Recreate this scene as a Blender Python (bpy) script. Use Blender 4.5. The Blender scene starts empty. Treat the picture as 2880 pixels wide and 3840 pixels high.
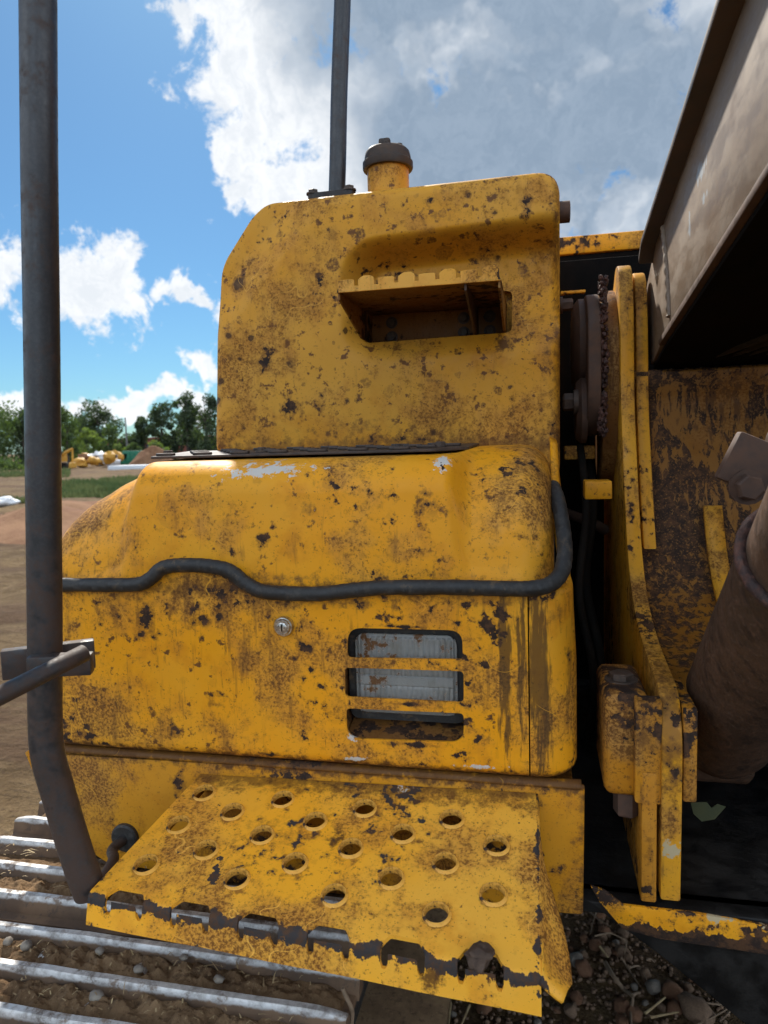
import bpy, bmesh, math, random
from mathutils import Vector, Matrix, noise as mnoise
rnd = random.Random(7)
S = bpy.context.scene
COL = S.collection

# ------------------------------------------------------------------ camera
FPX = 2662.0                                   # focal length in photo pixels (photo 2880 x 3840)
CAM = Vector((0, 0, 1.6))
CM = (Matrix.Rotation(math.radians(12.4), 3, 'Z') @ Matrix.Rotation(math.radians(90 - 5.6), 3, 'X')
      @ Matrix.Rotation(math.radians(-1.7), 3, 'Z'))
cd = bpy.data.cameras.new('camera')
cam = bpy.data.objects.new('camera', cd); COL.objects.link(cam)
cam.matrix_world = Matrix.Translation(CAM) @ CM.to_4x4()
cd.sensor_fit = 'VERTICAL'; cd.sensor_height = 36; cd.sensor_width = 27
cd.lens = FPX / 3840 * 36
cd.clip_start = 0.05; cd.clip_end = 3000
cd.dof.use_dof = True; cd.dof.focus_distance = 1.12; cd.dof.aperture_fstop = cd.lens / 3.3
S.camera = cam
S.cycles.max_bounces = 6; S.cycles.diffuse_bounces = 3; S.cycles.glossy_bounces = 3; S.cycles.transmission_bounces = 4
S.cycles.caustics_reflective = False; S.cycles.caustics_refractive = False
S.render.resolution_x = 768; S.render.resolution_y = 1024

# ------------------------------------------------------------------ light
SUN = Vector((-0.30, 0.66, 0.69)).normalized()   # towards the sun: behind the machine, to the left
SUN_EL = math.asin(SUN.z); SUN_AZ = math.atan2(SUN.x, SUN.y)
sd = bpy.data.lights.new('sun', 'SUN'); sd.energy = 3.0; sd.angle = math.radians(2.0); sd.color = (1.0, 0.94, 0.84)
so = bpy.data.objects.new('sun', sd); COL.objects.link(so)
so.rotation_euler = (-SUN).to_track_quat('-Z', 'Y').to_euler()
S.view_settings.view_transform = 'Standard'; S.view_settings.look = 'None'
S.view_settings.exposure = 1.22; S.view_settings.gamma = 1.0
S.view_settings.use_curve_mapping = False

def ray(px, py):
    return CM @ Vector(((px - 1440) / FPX, -(py - 1920) / FPX, -1))
def at(ax, px, py, v):                          # point of a world plane (axis ax = v)
    d = ray(px, py); t = (v - CAM[ax]) / d[ax]
    return CAM + d * t
def aY(px, py, Y): return at(1, px, py, Y)
def aZ(px, py, Z): return at(2, px, py, Z)

# ------------------------------------------------------------------ node helper
class N:
    def __init__(s, nt): s.nt = nt
    def node(s, t, **kw):
        n = s.nt.nodes.new(t)
        for k, v in kw.items(): setattr(n, k, v)
        return n
    def put(s, sock, v):
        if v is None: return
        if hasattr(v, 'is_output'): s.nt.links.new(v, sock)
        else:
            if isinstance(v, (tuple, list)) and len(v) == 3 and sock.type == 'RGBA': v = (*v, 1)
            sock.default_value = v
    def m(s, op, a, b=None, c=None, clamp=False):
        n = s.node('ShaderNodeMath', operation=op, use_clamp=clamp)
        for i, v in enumerate((a, b, c)): s.put(n.inputs[i], v)
        return n.outputs[0]
    def v(s, op, a, b=None, out=0):
        n = s.node('ShaderNodeVectorMath', operation=op)
        s.put(n.inputs[0], a)
        if b is not None: s.put(n.inputs[3] if op == 'SCALE' else n.inputs[1], b)
        return n.outputs[out]
    def ln(s, a, b=None):
        x = s.v('SUBTRACT', a, b) if b is not None else a
        return s.v('LENGTH', x, out=1)
    def noise(s, vec, scale, detail=4, rough=0.55, dist=0.0, col=False):
        n = s.node('ShaderNodeTexNoise'); s.put(n.inputs['Vector'], vec)
        n.inputs['Scale'].default_value = scale; n.inputs['Detail'].default_value = detail
        n.inputs['Roughness'].default_value = rough; n.inputs['Distortion'].default_value = dist
        return n.outputs['Color' if col else 'Fac']
    def vor(s, vec, scale, feature='F1'):
        n = s.node('ShaderNodeTexVoronoi', feature=feature); s.put(n.inputs['Vector'], vec)
        n.inputs['Scale'].default_value = scale
        return n
    def ss(s, x, a, b, lo=0.0, hi=1.0, lin=False):
        n = s.node('ShaderNodeMapRange', interpolation_type='LINEAR' if lin else 'SMOOTHSTEP')
        s.put(n.inputs[0], x)
        for i, q in enumerate((a, b, lo, hi)): s.put(n.inputs[i + 1], q)
        return n.outputs[0]
    def mix(s, f, a, b, mode='MIX'):
        n = s.node('ShaderNodeMix', data_type='RGBA', blend_type=mode)
        s.put(n.inputs[0], f); s.put(n.inputs[6], a); s.put(n.inputs[7], b)
        return n.outputs[2]
    def fmix(s, f, a, b):
        n = s.node('ShaderNodeMix', data_type='FLOAT')
        s.put(n.inputs[0], f); s.put(n.inputs[2], a); s.put(n.inputs[3], b)
        return n.outputs[0]
    def bump(s, h, strength=0.3, dist=0.002, normal=None):
        n = s.node('ShaderNodeBump'); n.inputs['Strength'].default_value = strength
        n.inputs['Distance'].default_value = dist; s.put(n.inputs['Height'], h)
        if normal is not None: s.put(n.inputs['Normal'], normal)
        return n.outputs[0]

def mat(name):
    m = bpy.data.materials.new(name); m.use_nodes = True
    nt = m.node_tree; b = nt.nodes['Principled BSDF']
    g = N(nt)
    co = g.node('ShaderNodeTexCoord').outputs['Object']
    return m, g, b, co
def fin(g, b, col=None, rough=None, metal=None, normal=None, **kw):
    if col is not None: g.put(b.inputs['Base Color'], col)
    if rough is not None: g.put(b.inputs['Roughness'], rough)
    if metal is not None: g.put(b.inputs['Metallic'], metal)
    if normal is not None: g.put(b.inputs['Normal'], normal)
    for k, v in kw.items(): g.put(b.inputs[k], v)

# ------------------------------------------------------------------ world: sky with clouds
W = bpy.data.worlds.new('World'); S.world = W; W.use_nodes = True
wt = W.node_tree; wt.nodes.clear(); g = N(wt)
sky = g.node('ShaderNodeTexSky', sky_type='NISHITA'); sky.sun_disc = False
sky.sun_elevation = SUN_EL; sky.sun_rotation = SUN_AZ; sky.altitude = 300
sky.air_density = 1.0; sky.dust_density = 0.6; sky.ozone_density = 2.5
dirv = g.node('ShaderNodeTexCoord').outputs['Generated']
wn = g.noise(dirv, 6.0, 5, 0.62, col=True)
wv = g.v('ADD', dirv, g.v('SCALE', g.v('SUBTRACT', wn, (0.5, 0.5, 0.5)), 0.22))
def blob(px, py, rx, rz):
    d = ray(px, py).normalized(); k = 1 / FPX
    e = g.v('MULTIPLY', g.v('SUBTRACT', wv, tuple(d)), (1 / (rx * k), 1 / (max(rx, rz) * k), 1 / (rz * k)))
    return g.m('SUBTRACT', 1.0, g.ln(e))
F = None; FB = None
for n_b, bl in enumerate(((1150, -350, 560, 420), (960, 180, 330, 420), (1900, -100, 950, 460), (2050, 450, 900, 420), (1400, 420, 420, 360),
           (2350, 860, 520, 230), (1300, 650, 330, 160), (900, 560, 150, 130), (1000, 680, 160, 110),
           (380, 1030, 165, 190), (250, 1130, 140, 105), (690, 1095, 145, 80), (10, 1030, 160, 170), (760, 1370, 120, 100), (520, 1500, 340, 70), (20, 1510, 230, 85), (900, 1180, 150, 120))):
    b_ = blob(*bl)
    F = b_ if F is None else g.m('MAXIMUM', F, b_)
    if n_b in (2, 3, 5): FB = b_ if FB is None else g.m('MAXIMUM', FB, b_)
# the rest of the sky: more cumulus, its cover thickened to add fill light
fr = g.ln(dirv, tuple(ray(1300, 1000).normalized()))
gen = g.m('MULTIPLY', g.m('SUBTRACT', g.noise(wv, 2.6, 3, 0.5), 0.44), 4.5)
outm = g.ss(fr, 0.66, 0.95)
F = g.m('MINIMUM', g.fmix(outm, F, gen), 1.0); FB = g.fmix(outm, FB, gen)
det = g.noise(dirv, 17, 9, 0.66, 0.25)
F2 = g.m('ADD', F, g.m('MULTIPLY', g.m('SUBTRACT', det, 0.53), 2.3))
alpha = g.ss(F2, -0.02, 0.34)
core = g.m('MULTIPLY', g.ss(FB, 0.05, 0.55), g.ss(g.noise(wv, 4.0, 4, 0.55), 0.30, 0.54))
bil = g.ss(g.noise(wv, 30, 6, 0.62), 0.36, 0.66)
cc = g.mix(core, (9.0, 9.15, 9.3), (2.5, 3.25, 4.2))
cc = g.mix(g.m('MULTIPLY', bil, 0.30), cc, (4.0, 4.8, 5.8))
# clouds opposite the sun boosted well past natural, as fill for the machine's front
sd_ = g.v('DOT_PRODUCT', dirv, tuple(SUN), out=1)
cc = g.v('SCALE', cc, g.ss(sd_, -0.15, 0.85, 2.75, 0.66))
skyc = g.mix(1.0, sky.outputs[0], (0.265, 0.44, 0.545), 'MULTIPLY')
allc = g.mix(g.m('MULTIPLY', alpha, 0.96), skyc, cc)
bg = g.node('ShaderNodeBackground'); bg.inputs['Strength'].default_value = 0.075
W.cycles.sampling_method = 'MANUAL'; W.cycles.sample_map_resolution = 512
wt.links.new(allc, bg.inputs['Color'])
wo = g.node('ShaderNodeOutputWorld'); wt.links.new(bg.outputs[0], wo.inputs['Surface'])

# ------------------------------------------------------------------ mesh helpers
def tagobj(o, label=None, cat=None, group=None, kind=None):
    if label: o['label'] = label
    if cat: o['category'] = cat
    if group: o['group'] = group
    if kind: o['kind'] = kind
    return o
def link(name, me, material, parent=None, label=None):
    o = bpy.data.objects.new(name, me); COL.objects.link(o)
    if material is not None and not me.materials: me.materials.append(material)
    if parent is not None:
        o.parent = parent
        base = parent
        off = Vector()
        while base is not None:
            off += base.location; base = base.parent
        o.location = -off
    if label: o['label'] = label
    return o
def sharp(me, ang=35):
    for p in me.polygons: p.use_smooth = True
    me.set_sharp_from_angle(angle=math.radians(ang))
def meshof(bm, ang=35, name='m'):
    bmesh.ops.recalc_face_normals(bm, faces=bm.faces)
    me = bpy.data.meshes.new(name); bm.to_mesh(me); bm.free(); sharp(me, ang)
    return me
def pydata(vs, fs, ang=60, name='m'):
    me = bpy.data.meshes.new(name); me.from_pydata([tuple(v) for v in vs], [], fs); me.update()
    sharp(me, ang); return me
def bm_box(bm, lo, hi, bev=0.0, mtx=None, seg=2):
    r = bmesh.ops.create_cube(bm, size=1.0)
    vs = r['verts']; lo = Vector(lo); hi = Vector(hi)
    for v in vs: v.co = Vector(((lo[i] + hi[i]) / 2 + v.co[i] * (hi[i] - lo[i]) for i in range(3)))
    if bev > 0:
        es = list({e for v in vs for e in v.link_edges})
        r2 = bmesh.ops.bevel(bm, geom=es, offset=bev, segments=seg, affect='EDGES', profile=0.5)
        vs = list({v for f in r2['faces'] for v in f.verts} | {v for v in vs if v.is_valid})
    if mtx is not None:
        for v in vs: v.co = mtx @ v.co
    return vs
def box(lo, hi, bev=0.003, mtx=None, seg=2):
    bm = bmesh.new(); bm_box(bm, lo, hi, bev, mtx, seg); return meshof(bm)
def roundpoly(pts, rad, seg=6):
    """2-D polygon with rounded corners; rad: number or list"""
    n = len(pts); out = []
    if not isinstance(rad, (list, tuple)): rad = [rad] * n
    for i in range(n):
        p = Vector(pts[i]); a = Vector(pts[i - 1]); c = Vector(pts[(i + 1) % n]); r = rad[i]
        if r <= 0: out.append(p.copy()); continue
        u = (a - p); w = (c - p); lu, lw = u.length, w.length; u /= lu; w /= lw
        ang = u.angle(w); d = min(r / math.tan(ang / 2), 0.48 * min(lu, lw))
        for k in range(seg + 1):
            t = k / seg
            out.append((p + u * d) * (1 - t) ** 2 + p * 2 * t * (1 - t) + (p + w * d) * t * t)
    return out
def prism(poly, f, depth0, depth1, bev=0.0, seg=2):
    """poly of 2-D points, f(u, v, d) -> xyz; a plate between depth0 and depth1"""
    bm = bmesh.new()
    a = [bm.verts.new(f(p[0], p[1], depth0)) for p in poly]
    b = [bm.verts.new(f(p[0], p[1], depth1)) for p in poly]
    fa = bm.faces.new(a); fb = bm.faces.new(b[::-1]); n = len(poly)
    for i in range(n): bm.faces.new((a[i], b[i], b[(i + 1) % n], a[(i + 1) % n]))
    bmesh.ops.recalc_face_normals(bm, faces=bm.faces)
    if bev > 0:
        es = list(fa.edges) + list(fb.edges)
        bmesh.ops.bevel(bm, geom=es, offset=bev, segments=seg, affect='EDGES', profile=0.5)
    return meshof(bm)
def smoothpath(pts, n=8):
    pts = [Vector(p) for p in pts]; out = []
    for i in range(len(pts) - 1):
        p0 = pts[max(i - 1, 0)]; p1 = pts[i]; p2 = pts[i + 1]; p3 = pts[min(i + 2, len(pts) - 1)]
        for k in range(n):
            t = k / n
            out.append(0.5 * ((2 * p1) + (p2 - p0) * t + (2 * p0 - 5 * p1 + 4 * p2 - p3) * t * t + (3 * p1 - p0 - 3 * p2 + p3) * t ** 3))
    out.append(pts[-1]); return out
def tube(path, rad, seg=20, cap=True, rfun=None):
    vs, fs = [], []; n = len(path); path = [Vector(p) for p in path]
    up = None
    for i, p in enumerate(path):
        t = (path[min(i + 1, n - 1)] - path[max(i - 1, 0)]).normalized()
        if up is None:
            up = Vector((0, 0, 1)) if abs(t.z) < 0.9 else Vector((1, 0, 0))
        up = (up - t * up.dot(t)).normalized(); sd_ = t.cross(up)
        r = rad[i] if isinstance(rad, (list, tuple)) else rad
        for k in range(seg):
            a = 2 * math.pi * k / seg
            rr = r * (rfun(i, a) if rfun else 1)
            vs.append(p + (up * math.cos(a) + sd_ * math.sin(a)) * rr)
    for i in range(n - 1):
        for k in range(seg):
            fs.append((i * seg + k, i * seg + (k + 1) % seg, (i + 1) * seg + (k + 1) % seg, (i + 1) * seg + k))
    if cap:
        fs.append(tuple(range(seg))[::-1]); fs.append(tuple((n - 1) * seg + k for k in range(seg)))
    bm = bmesh.new(); me = bpy.data.meshes.new('t'); me.from_pydata([tuple(v) for v in vs], [], fs); bm.from_mesh(me)
    bpy.data.meshes.remove(me)
    return meshof(bm, 50)
def lathe(profile, origin, axis, seg=28):
    """profile [(r, h)] turned round axis from origin"""
    ax = Vector(axis).normalized(); u = ax.orthogonal().normalized(); w = ax.cross(u); o = Vector(origin)
    bm = bmesh.new(); rings = []
    for r, h in profile:
        if r <= 1e-6: rings.append([bm.verts.new(o + ax * h)])
        else: rings.append([bm.verts.new(o + ax * h + (u * math.cos(2 * math.pi * k / seg) + w * math.sin(2 * math.pi * k / seg)) * r) for k in range(seg)])
    for a, b in zip(rings, rings[1:]):
        for k in range(seg):
            k2 = (k + 1) % seg
            if len(a) == 1 and len(b) == 1: continue
            if len(a) == 1: bm.faces.new((a[0], b[k], b[k2]))
            elif len(b) == 1: bm.faces.new((a[k], a[k2], b[0]))
            else: bm.faces.new((a[k], a[k2], b[k2], b[k]))
    return meshof(bm, 40)
def hexbolt(origin, axis, r, h, washer=True):
    ax = Vector(axis).normalized(); u = ax.orthogonal().normalized(); w = ax.cross(u); o = Vector(origin)
    bm = bmesh.new()
    def ring(rr, hh, n, ph=0.0): return [bm.verts.new(o + ax * hh + (u * math.cos(2 * math.pi * k / n + ph) + w * math.sin(2 * math.pi * k / n + ph)) * rr) for k in range(n)]
    z0 = 0
    if washer:
        a = ring(r * 1.35, -h * .1, 16); b = ring(r * 1.35, h * .22, 16)
        for k in range(16): bm.faces.new((a[k], a[(k + 1) % 16], b[(k + 1) % 16], b[k]))
        bm.faces.new(b); z0 = h * .2
    a = ring(r, z0 - h * .1, 6); b = ring(r, h * .88, 6); c = ring(r * .84, h, 6)
    for p, q in ((a, b), (b, c)):
        for k in range(6): bm.faces.new((p[k], p[(k + 1) % 6], q[(k + 1) % 6], q[k]))
    bm.faces.new(c)
    return meshof(bm, 25)
def grid(f, nu, nv):
    vs = [f(i / nu, j / nv) for j in range(nv + 1) for i in range(nu + 1)]
    fs = [(j * (nu + 1) + i, j * (nu + 1) + i + 1, (j + 1) * (nu + 1) + i + 1, (j + 1) * (nu + 1) + i) for j in range(nv) for i in range(nu)]
    return vs, fs
def solidify(me, th, offset=-1.0, even=True):
    o = bpy.data.objects.new('tmp', me); COL.objects.link(o)
    md = o.modifiers.new('s', 'SOLIDIFY'); md.thickness = th; md.offset = offset; md.use_even_offset = even
    dg = bpy.context.evaluated_depsgraph_get(); dg.update()
    r = bpy.data.meshes.new_from_object(o.evaluated_get(dg)); bpy.data.objects.remove(o); return r
def cut(me, cutters, ang=35):
    o = bpy.data.objects.new('tmp', me); COL.objects.link(o); tmp = []
    for c in cutters:
        co_ = bpy.data.objects.new('cut', c); COL.objects.link(co_); tmp.append(co_)
        md = o.modifiers.new('b', 'BOOLEAN'); md.operation = 'DIFFERENCE'; md.object = co_; md.solver = 'EXACT'
    dg = bpy.context.evaluated_depsgraph_get(); dg.update()
    r = bpy.data.meshes.new_from_object(o.evaluated_get(dg))
    for t in tmp + [o]: bpy.data.objects.remove(t)
    sharp(r, ang); return r
def joinmesh(parts):
    bm = bmesh.new()
    for p in parts: bm.from_mesh(p)
    me = bpy.data.meshes.new('j'); bm.to_mesh(me); bm.free(); sharp(me, 40); return me
def lerp(a, b, t): return a + (b - a) * t
def sst(x, a, b):
    t = min(1, max(0, (x - a) / (b - a))); return t * t * (3 - 2 * t)
def interp(x, xs, ys):
    if x <= xs[0]: return ys[0]
    for i in range(len(xs) - 1):
        if x <= xs[i + 1]:
            t = (x - xs[i]) / (xs[i + 1] - xs[i]); return lerp(ys[i], ys[i + 1], t)
    return ys[-1]

# ------------------------------------------------------------------ materials
YEL = (0.78, 0.325, 0.010)
def paint(name, grime=0.5, chips=0.5, spots=0.0, streak=0.3, dust=0.2, marks=(), base=YEL, edge=None, drips=0.0, seed=0.0, chipcol=(0.028, 0.018, 0.014), filmcol=(0.20, 0.082, 0.016)):
    """worn yellow machine paint; marks = [(centre, radii, kind, amount)]"""
    m, g, b, co0 = mat(name)
    co = g.v('ADD', co0, (seed, seed * .7, seed * 1.3))
    fine = g.noise(co, 230, 3, .7)
    mid = g.noise(co, 62, 6, .72)
    big = g.noise(co, 6.5, 3, .6)
    vbig = g.noise(co, 2.6, 4, .6)
    cn = g.noise(co, 46, 6, .62)                     # chip shapes
    col = g.mix(g.ss(vbig, .38, .64), base, (base[0] * .96, base[1] * 1.06, base[2] * 2.2))
    col = g.mix(g.ss(g.noise(co, 13, 4, .65), .47, .66, 0, .6), col, (base[0] * .78, base[1] * .68, base[2] * .8))
    col = g.mix(g.ss(big, .45, .66, 0, dust), col, (0.44, 0.27, 0.09))
    # brown film of dirt, patchy, grainy
    fq = g.m('ADD', g.m('MULTIPLY', mid, .50), g.m('MULTIPLY', big, .85))
    film = g.m('MULTIPLY', g.ss(fq, .690 - .05 * grime, .83), g.ss(fine, .36, .58, .15, 1))
    col = g.mix(g.m('MULTIPLY', film, min(1, .45 + .5 * grime)), col, filmcol)
    # rust speckles
    sp = g.ss(g.m('ADD', fine, g.m('MULTIPLY', big, .45)), .862 - .045 * grime, .915 - .045 * grime)
    col = g.mix(g.m('MULTIPLY', sp, .6), col, (0.105, 0.043, 0.012))
    if streak > 0:
        sv = g.v('MULTIPLY', co, (1, 1, .10))
        sn = g.noise(sv, 70, 4, .65)
        st = g.ss(g.m('ADD', sn, g.m('MULTIPLY', big, .55)), .83, .97)
        col = g.mix(g.m('MULTIPLY', st, streak), col, (0.12, 0.055, 0.018))
    if spots > 0:
        wob = g.v('ADD', co, g.v('SCALE', g.v('SUBTRACT', g.noise(co, 60, 2, .6, col=True), (.5, .5, .5)), .014))
        tex = g.ss(g.noise(co, 150, 4, .7), .38, .58, .25, 1)
        for sc, am, thr in ((19, .85, .46), (40, .8, .42), (75, .7, .40)):
            vo = g.vor(wob, sc)
            se = g.node('ShaderNodeSeparateColor'); g.put(se.inputs[0], vo.outputs['Color'])
            rad = g.m('MULTIPLY', g.m('POWER', se.outputs[0], 2.6), thr)
            q = g.m('SUBTRACT', rad, vo.outputs['Distance'])
            disc = g.m('MULTIPLY', g.ss(q, 0.0, .05), g.ss(se.outputs[2], 0, 1, .35, 1))
            col = g.mix(g.m('MULTIPLY', g.m('MULTIPLY', disc, tex), am * spots), col, (0.125, 0.052, 0.014))
            ctr = g.m('MULTIPLY', g.ss(q, .10, .16), g.ss(se.outputs[1], .70, .74))
            col = g.mix(g.m('MULTIPLY', ctr, .75 * spots), col, (0.045, 0.022, 0.011))
    # chips: paint gone to dark rusted steel, in clusters, with a rusty halo
    cf = g.m('ADD', cn, g.noise(co, 3.9, 2, .55))
    thr = 1.185 - .07 * chips
    chb = g.ss(cf, thr, thr + .018)
    ch = chb
    col = g.mix(g.ss(cf, thr - .07, thr, 0, .42), col, (0.16, 0.066, 0.016))
    if edge is not None:                                   # worn along folds: ((ax, v), (ax, v), width, amount)
        sx = g.node('ShaderNodeSeparateXYZ'); g.put(sx.inputs[0], co0)
        for pts, wd, am, *ek in edge:
            d = None
            for ax, val, *sl in pts:
                q_ = g.m('SUBTRACT', sx.outputs[ax], val)
                if sl: q_ = g.m('SUBTRACT', q_, g.m('MULTIPLY', sx.outputs[0], sl[0]))
                dd = g.m('POWER', q_, 2.0); d = dd if d is None else g.m('ADD', d, dd)
            d = g.m('SQRT', d)
            e = g.m('ADD', g.ss(d, 0, wd, am, -.5, True), g.m('MULTIPLY', g.m('SUBTRACT', cn, .5), 3.6))
            if ek:
                e2 = g.m('ADD', g.ss(d, 0, wd, am, -.4, True), g.m('MULTIPLY', g.m('SUBTRACT', mid, .5), 3.0))
                col = g.mix(g.m('MULTIPLY', g.ss(e2, .0, .8), ek[0]), col, (0.085, 0.037, 0.013))
            else: ch = g.m('MAXIMUM', ch, g.ss(e, .28, .36))
    white = None; cache = {}
    for c, r, kind, am in marks:
        q = g.ln(g.v('MULTIPLY', g.v('SUBTRACT', co0, tuple(c)), (1 / r[0], 1 / r[1], 1 / r[2])))
        if kind not in cache:
            if kind == 'streak': cache[kind] = g.noise(g.v('MULTIPLY', co, (1, 1, .12)), 120, 5, .7)
            elif kind in ('dark', 'bare'): cache[kind] = cn
            else: cache[kind] = mid
        nz = cache[kind]
        e = g.m('ADD', g.ss(q, 0.0, 1.0, am, -.5, True), g.m('MULTIPLY', g.m('SUBTRACT', nz, .5), 4.2))
        if kind == 'dark':
            ch = g.m('MAXIMUM', ch, g.ss(e, .42, .52)); col = g.mix(g.ss(e, -.1, .42, 0, .6), col, (0.15, 0.062, 0.016))
        elif kind == 'bare': ch = g.m('MAXIMUM', ch, g.ss(e, .3, .36))
        elif kind == 'rust': col = g.mix(g.m('MULTIPLY', g.ss(e, .1, .9), .88), col, (0.075, 0.030, 0.012))
        elif kind == 'streak': col = g.mix(g.m('MULTIPLY', g.ss(e, .0, .7), .82), col, (0.065, 0.036, 0.016))
        elif kind == 'film': col = g.mix(g.m('MULTIPLY', g.ss(e, .0, 1.2), .7), col, (0.17, 0.078, 0.02))
        elif kind == 'white':
            w_ = g.ss(e, .45, .55); white = w_ if white is None else g.m('MAXIMUM', white, w_)
        elif kind == 'cream': col = g.mix(g.ss(e, .40, .48), col, (0.46, 0.37, 0.22))
        elif kind == 'halo': col = g.mix(g.m('MULTIPLY', g.ss(e, .05, .8), .75), col, (0.21, 0.082, 0.018))
        elif kind == 'black': ch = g.m('MAXIMUM', ch, g.ss(e, .1, .3))
    if drips > 0:
        sv = g.v('MULTIPLY', co, (1, 1, .07))
        dn = g.m('ADD', g.noise(sv, 62, 6, .66, .6), g.m('MULTIPLY', g.noise(co, 4.5, 2, .5), .7))
        dr = g.ss(dn, .90 - .14 * drips, .93 - .14 * drips)
        ch = g.m('MAXIMUM', ch, g.m('MULTIPLY', dr, g.ss(fine, .30, .48)))
    sk_ = g.m('ABSOLUTE', g.m('SUBTRACT', g.noise(co, 7.5, 2, .5), .5))                # thin curved scratches
    scr = g.m('MULTIPLY', g.ss(sk_, .0012, .0026, 1, 0), g.ss(big, .50, .58))
    col = g.mix(g.m('MULTIPLY', scr, .55), col, (min(1, base[0] * 1.1), base[1] * 1.3, base[2] * 4))
    if white is not None: col = g.mix(g.m('MULTIPLY', white, .9), col, (0.56, 0.56, 0.53))
    dcol = g.mix(g.ss(mid, .42, .62), chipcol, (0.085, 0.042, 0.021))
    col = g.mix(ch, col, dcol)
    rough = g.fmix(ch, g.ss(mid, .35, .65, .34, .56), .78)
    rough = g.fmix(film, rough, .75)
    h = g.m('SUBTRACT', g.m('MULTIPLY', fine, .12), chb)
    h = g.m('ADD', h, g.m('MULTIPLY', g.noise(co, 9, 1, .5), 1.2))
    fin(g, b, col, rough, 0.0, g.bump(h, .35, .0012), **{'Specular IOR Level': .20})
    return m

def simple(name, c1, c2, scale=30, rough=(.5, .8), metal=0.0, bump=.3, bd=.002, extra=None, detail=6, spec=.4):
    m, g, b, co = mat(name)
    n1 = g.noise(co, scale, detail, .62); n2 = g.noise(co, scale * .15, 4, .55)
    col = g.mix(g.ss(g.m('ADD', g.m('MULTIPLY', n1, .6), g.m('MULTIPLY', n2, .4)), .40, .62), c1, c2)
    if extra:
        c3, sc, lo, hi = extra
        col = g.mix(g.ss(g.noise(co, sc, 7, .68), lo, hi), col, c3)
    fin(g, b, col, g.ss(n1, .35, .65, rough[0], rough[1]), metal, g.bump(n1, bump, bd), **{'Specular IOR Level': spec})
    return m

M = {}
def mk(px, py, Y, rpx, rpy, kind, am): # a wear mark, given where it sits on a panel at depth Y
    c = aY(px, py, Y); k = Y / FPX * 1.03
    return (tuple(c), (rpx * k, .25, rpy * k), kind, am)
M['door'] = paint('paint_door', grime=.85, chips=.12, spots=.15, streak=.45, dust=.3, seed=1.3, edge=[(((2, 1.108),), .022, 1.0, .85), (((2, 1.385),), .040, .7, .6)],
    marks=[mk(550, 2340, 1, 95, 130, 'dark', .80), mk(400, 2300, 1, 90, 90, 'dark', .62), mk(740, 2330, 1, 150, 80, 'dark', .60), mk(660, 2300, 1, 60, 60, 'dark', .5),
           mk(1150, 2430, 1, 90, 60, 'dark', .62), mk(820, 2650, 1, 90, 80, 'dark', .45), mk(640, 2720, 1, 80, 110, 'dark', .5), mk(380, 2640, 1, 80, 80, 'dark', .5),
           mk(330, 2760, 1, 130, 60, 'dark', .55), mk(1340, 2845, 1, 110, 22, 'white', 1.07), mk(1800, 2875, 1, 150, 22, 'white', 0.95), mk(1320, 2760, 1, 40, 60, 'white', 0.80),
           mk(1040, 2835, 1, 120, 20, 'dark', .8), mk(1540, 2790, 1, 220, 20, 'dark', .9), mk(1530, 2640, 1, 200, 14, 'dark', .75), mk(1895, 2500, 1, 40, 640, 'streak', 1.2),
           mk(1955, 2460, 1, 34, 560, 'streak', .9), mk(1200, 2260, 1, 800, 40, 'film', .7), mk(1500, 2350, 1, 220, 14, 'dark', .6), mk(1750, 2620, 1, 100, 200, 'film', .3)])
M['corner'] = paint('paint_corner', grime=.65, chips=.35, streak=.5, seed=4.1, edge=[(((2, 1.108),), .022, 1.0, .85), (((0, .052),), .010, .5, .6)],
    marks=[mk(2025, 2520, 1, 60, 640, 'streak', 1.25), mk(2150, 2620, 1, 30, 90, 'dark', .6), mk(2165, 2850, 1, 40, 90, 'dark', .6), mk(2080, 2320, 1, 70, 60, 'film', .9), mk(2130, 2480, 1, 30, 60, 'dark', .5)])
M['hood'] = paint('paint_hood', grime=.9, chips=-.4, spots=.22, streak=.35, dust=.45, seed=2.2, edge=[(((2, 1.372),), .045, .9, .8), (((0, .021),), .02, .6, .6)],
    marks=[mk(1000, 1765, 1.06, 330, 60, 'white', 1.05), mk(1665, 1740, 1.08, 55, 50, 'white', 1.25), mk(1672, 1750, 1.08, 22, 50, 'bare', .7), mk(1600, 1890, 1.03, 90, 110, 'rust', .55), mk(1600, 1880, 1.03, 60, 90, 'dark', .5),
           mk(1100, 2165, 1.02, 700, 35, 'film', .9), mk(2000, 1990, 1.05, 50, 70, 'rust', .6), mk(410, 1940, 1.06, 25, 75, 'dark', .7), mk(1160, 1900, 1.03, 50, 60, 'film', .8),
           mk(1000, 2020, 1.03, 45, 55, 'dark', .4), mk(530, 2060, 1.03, 40, 60, 'dark', .4), mk(1250, 1780, 1.06, 120, 60, 'rust', .3), mk(620, 1790, 1.08, 200, 40, 'film', .5)])
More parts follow.
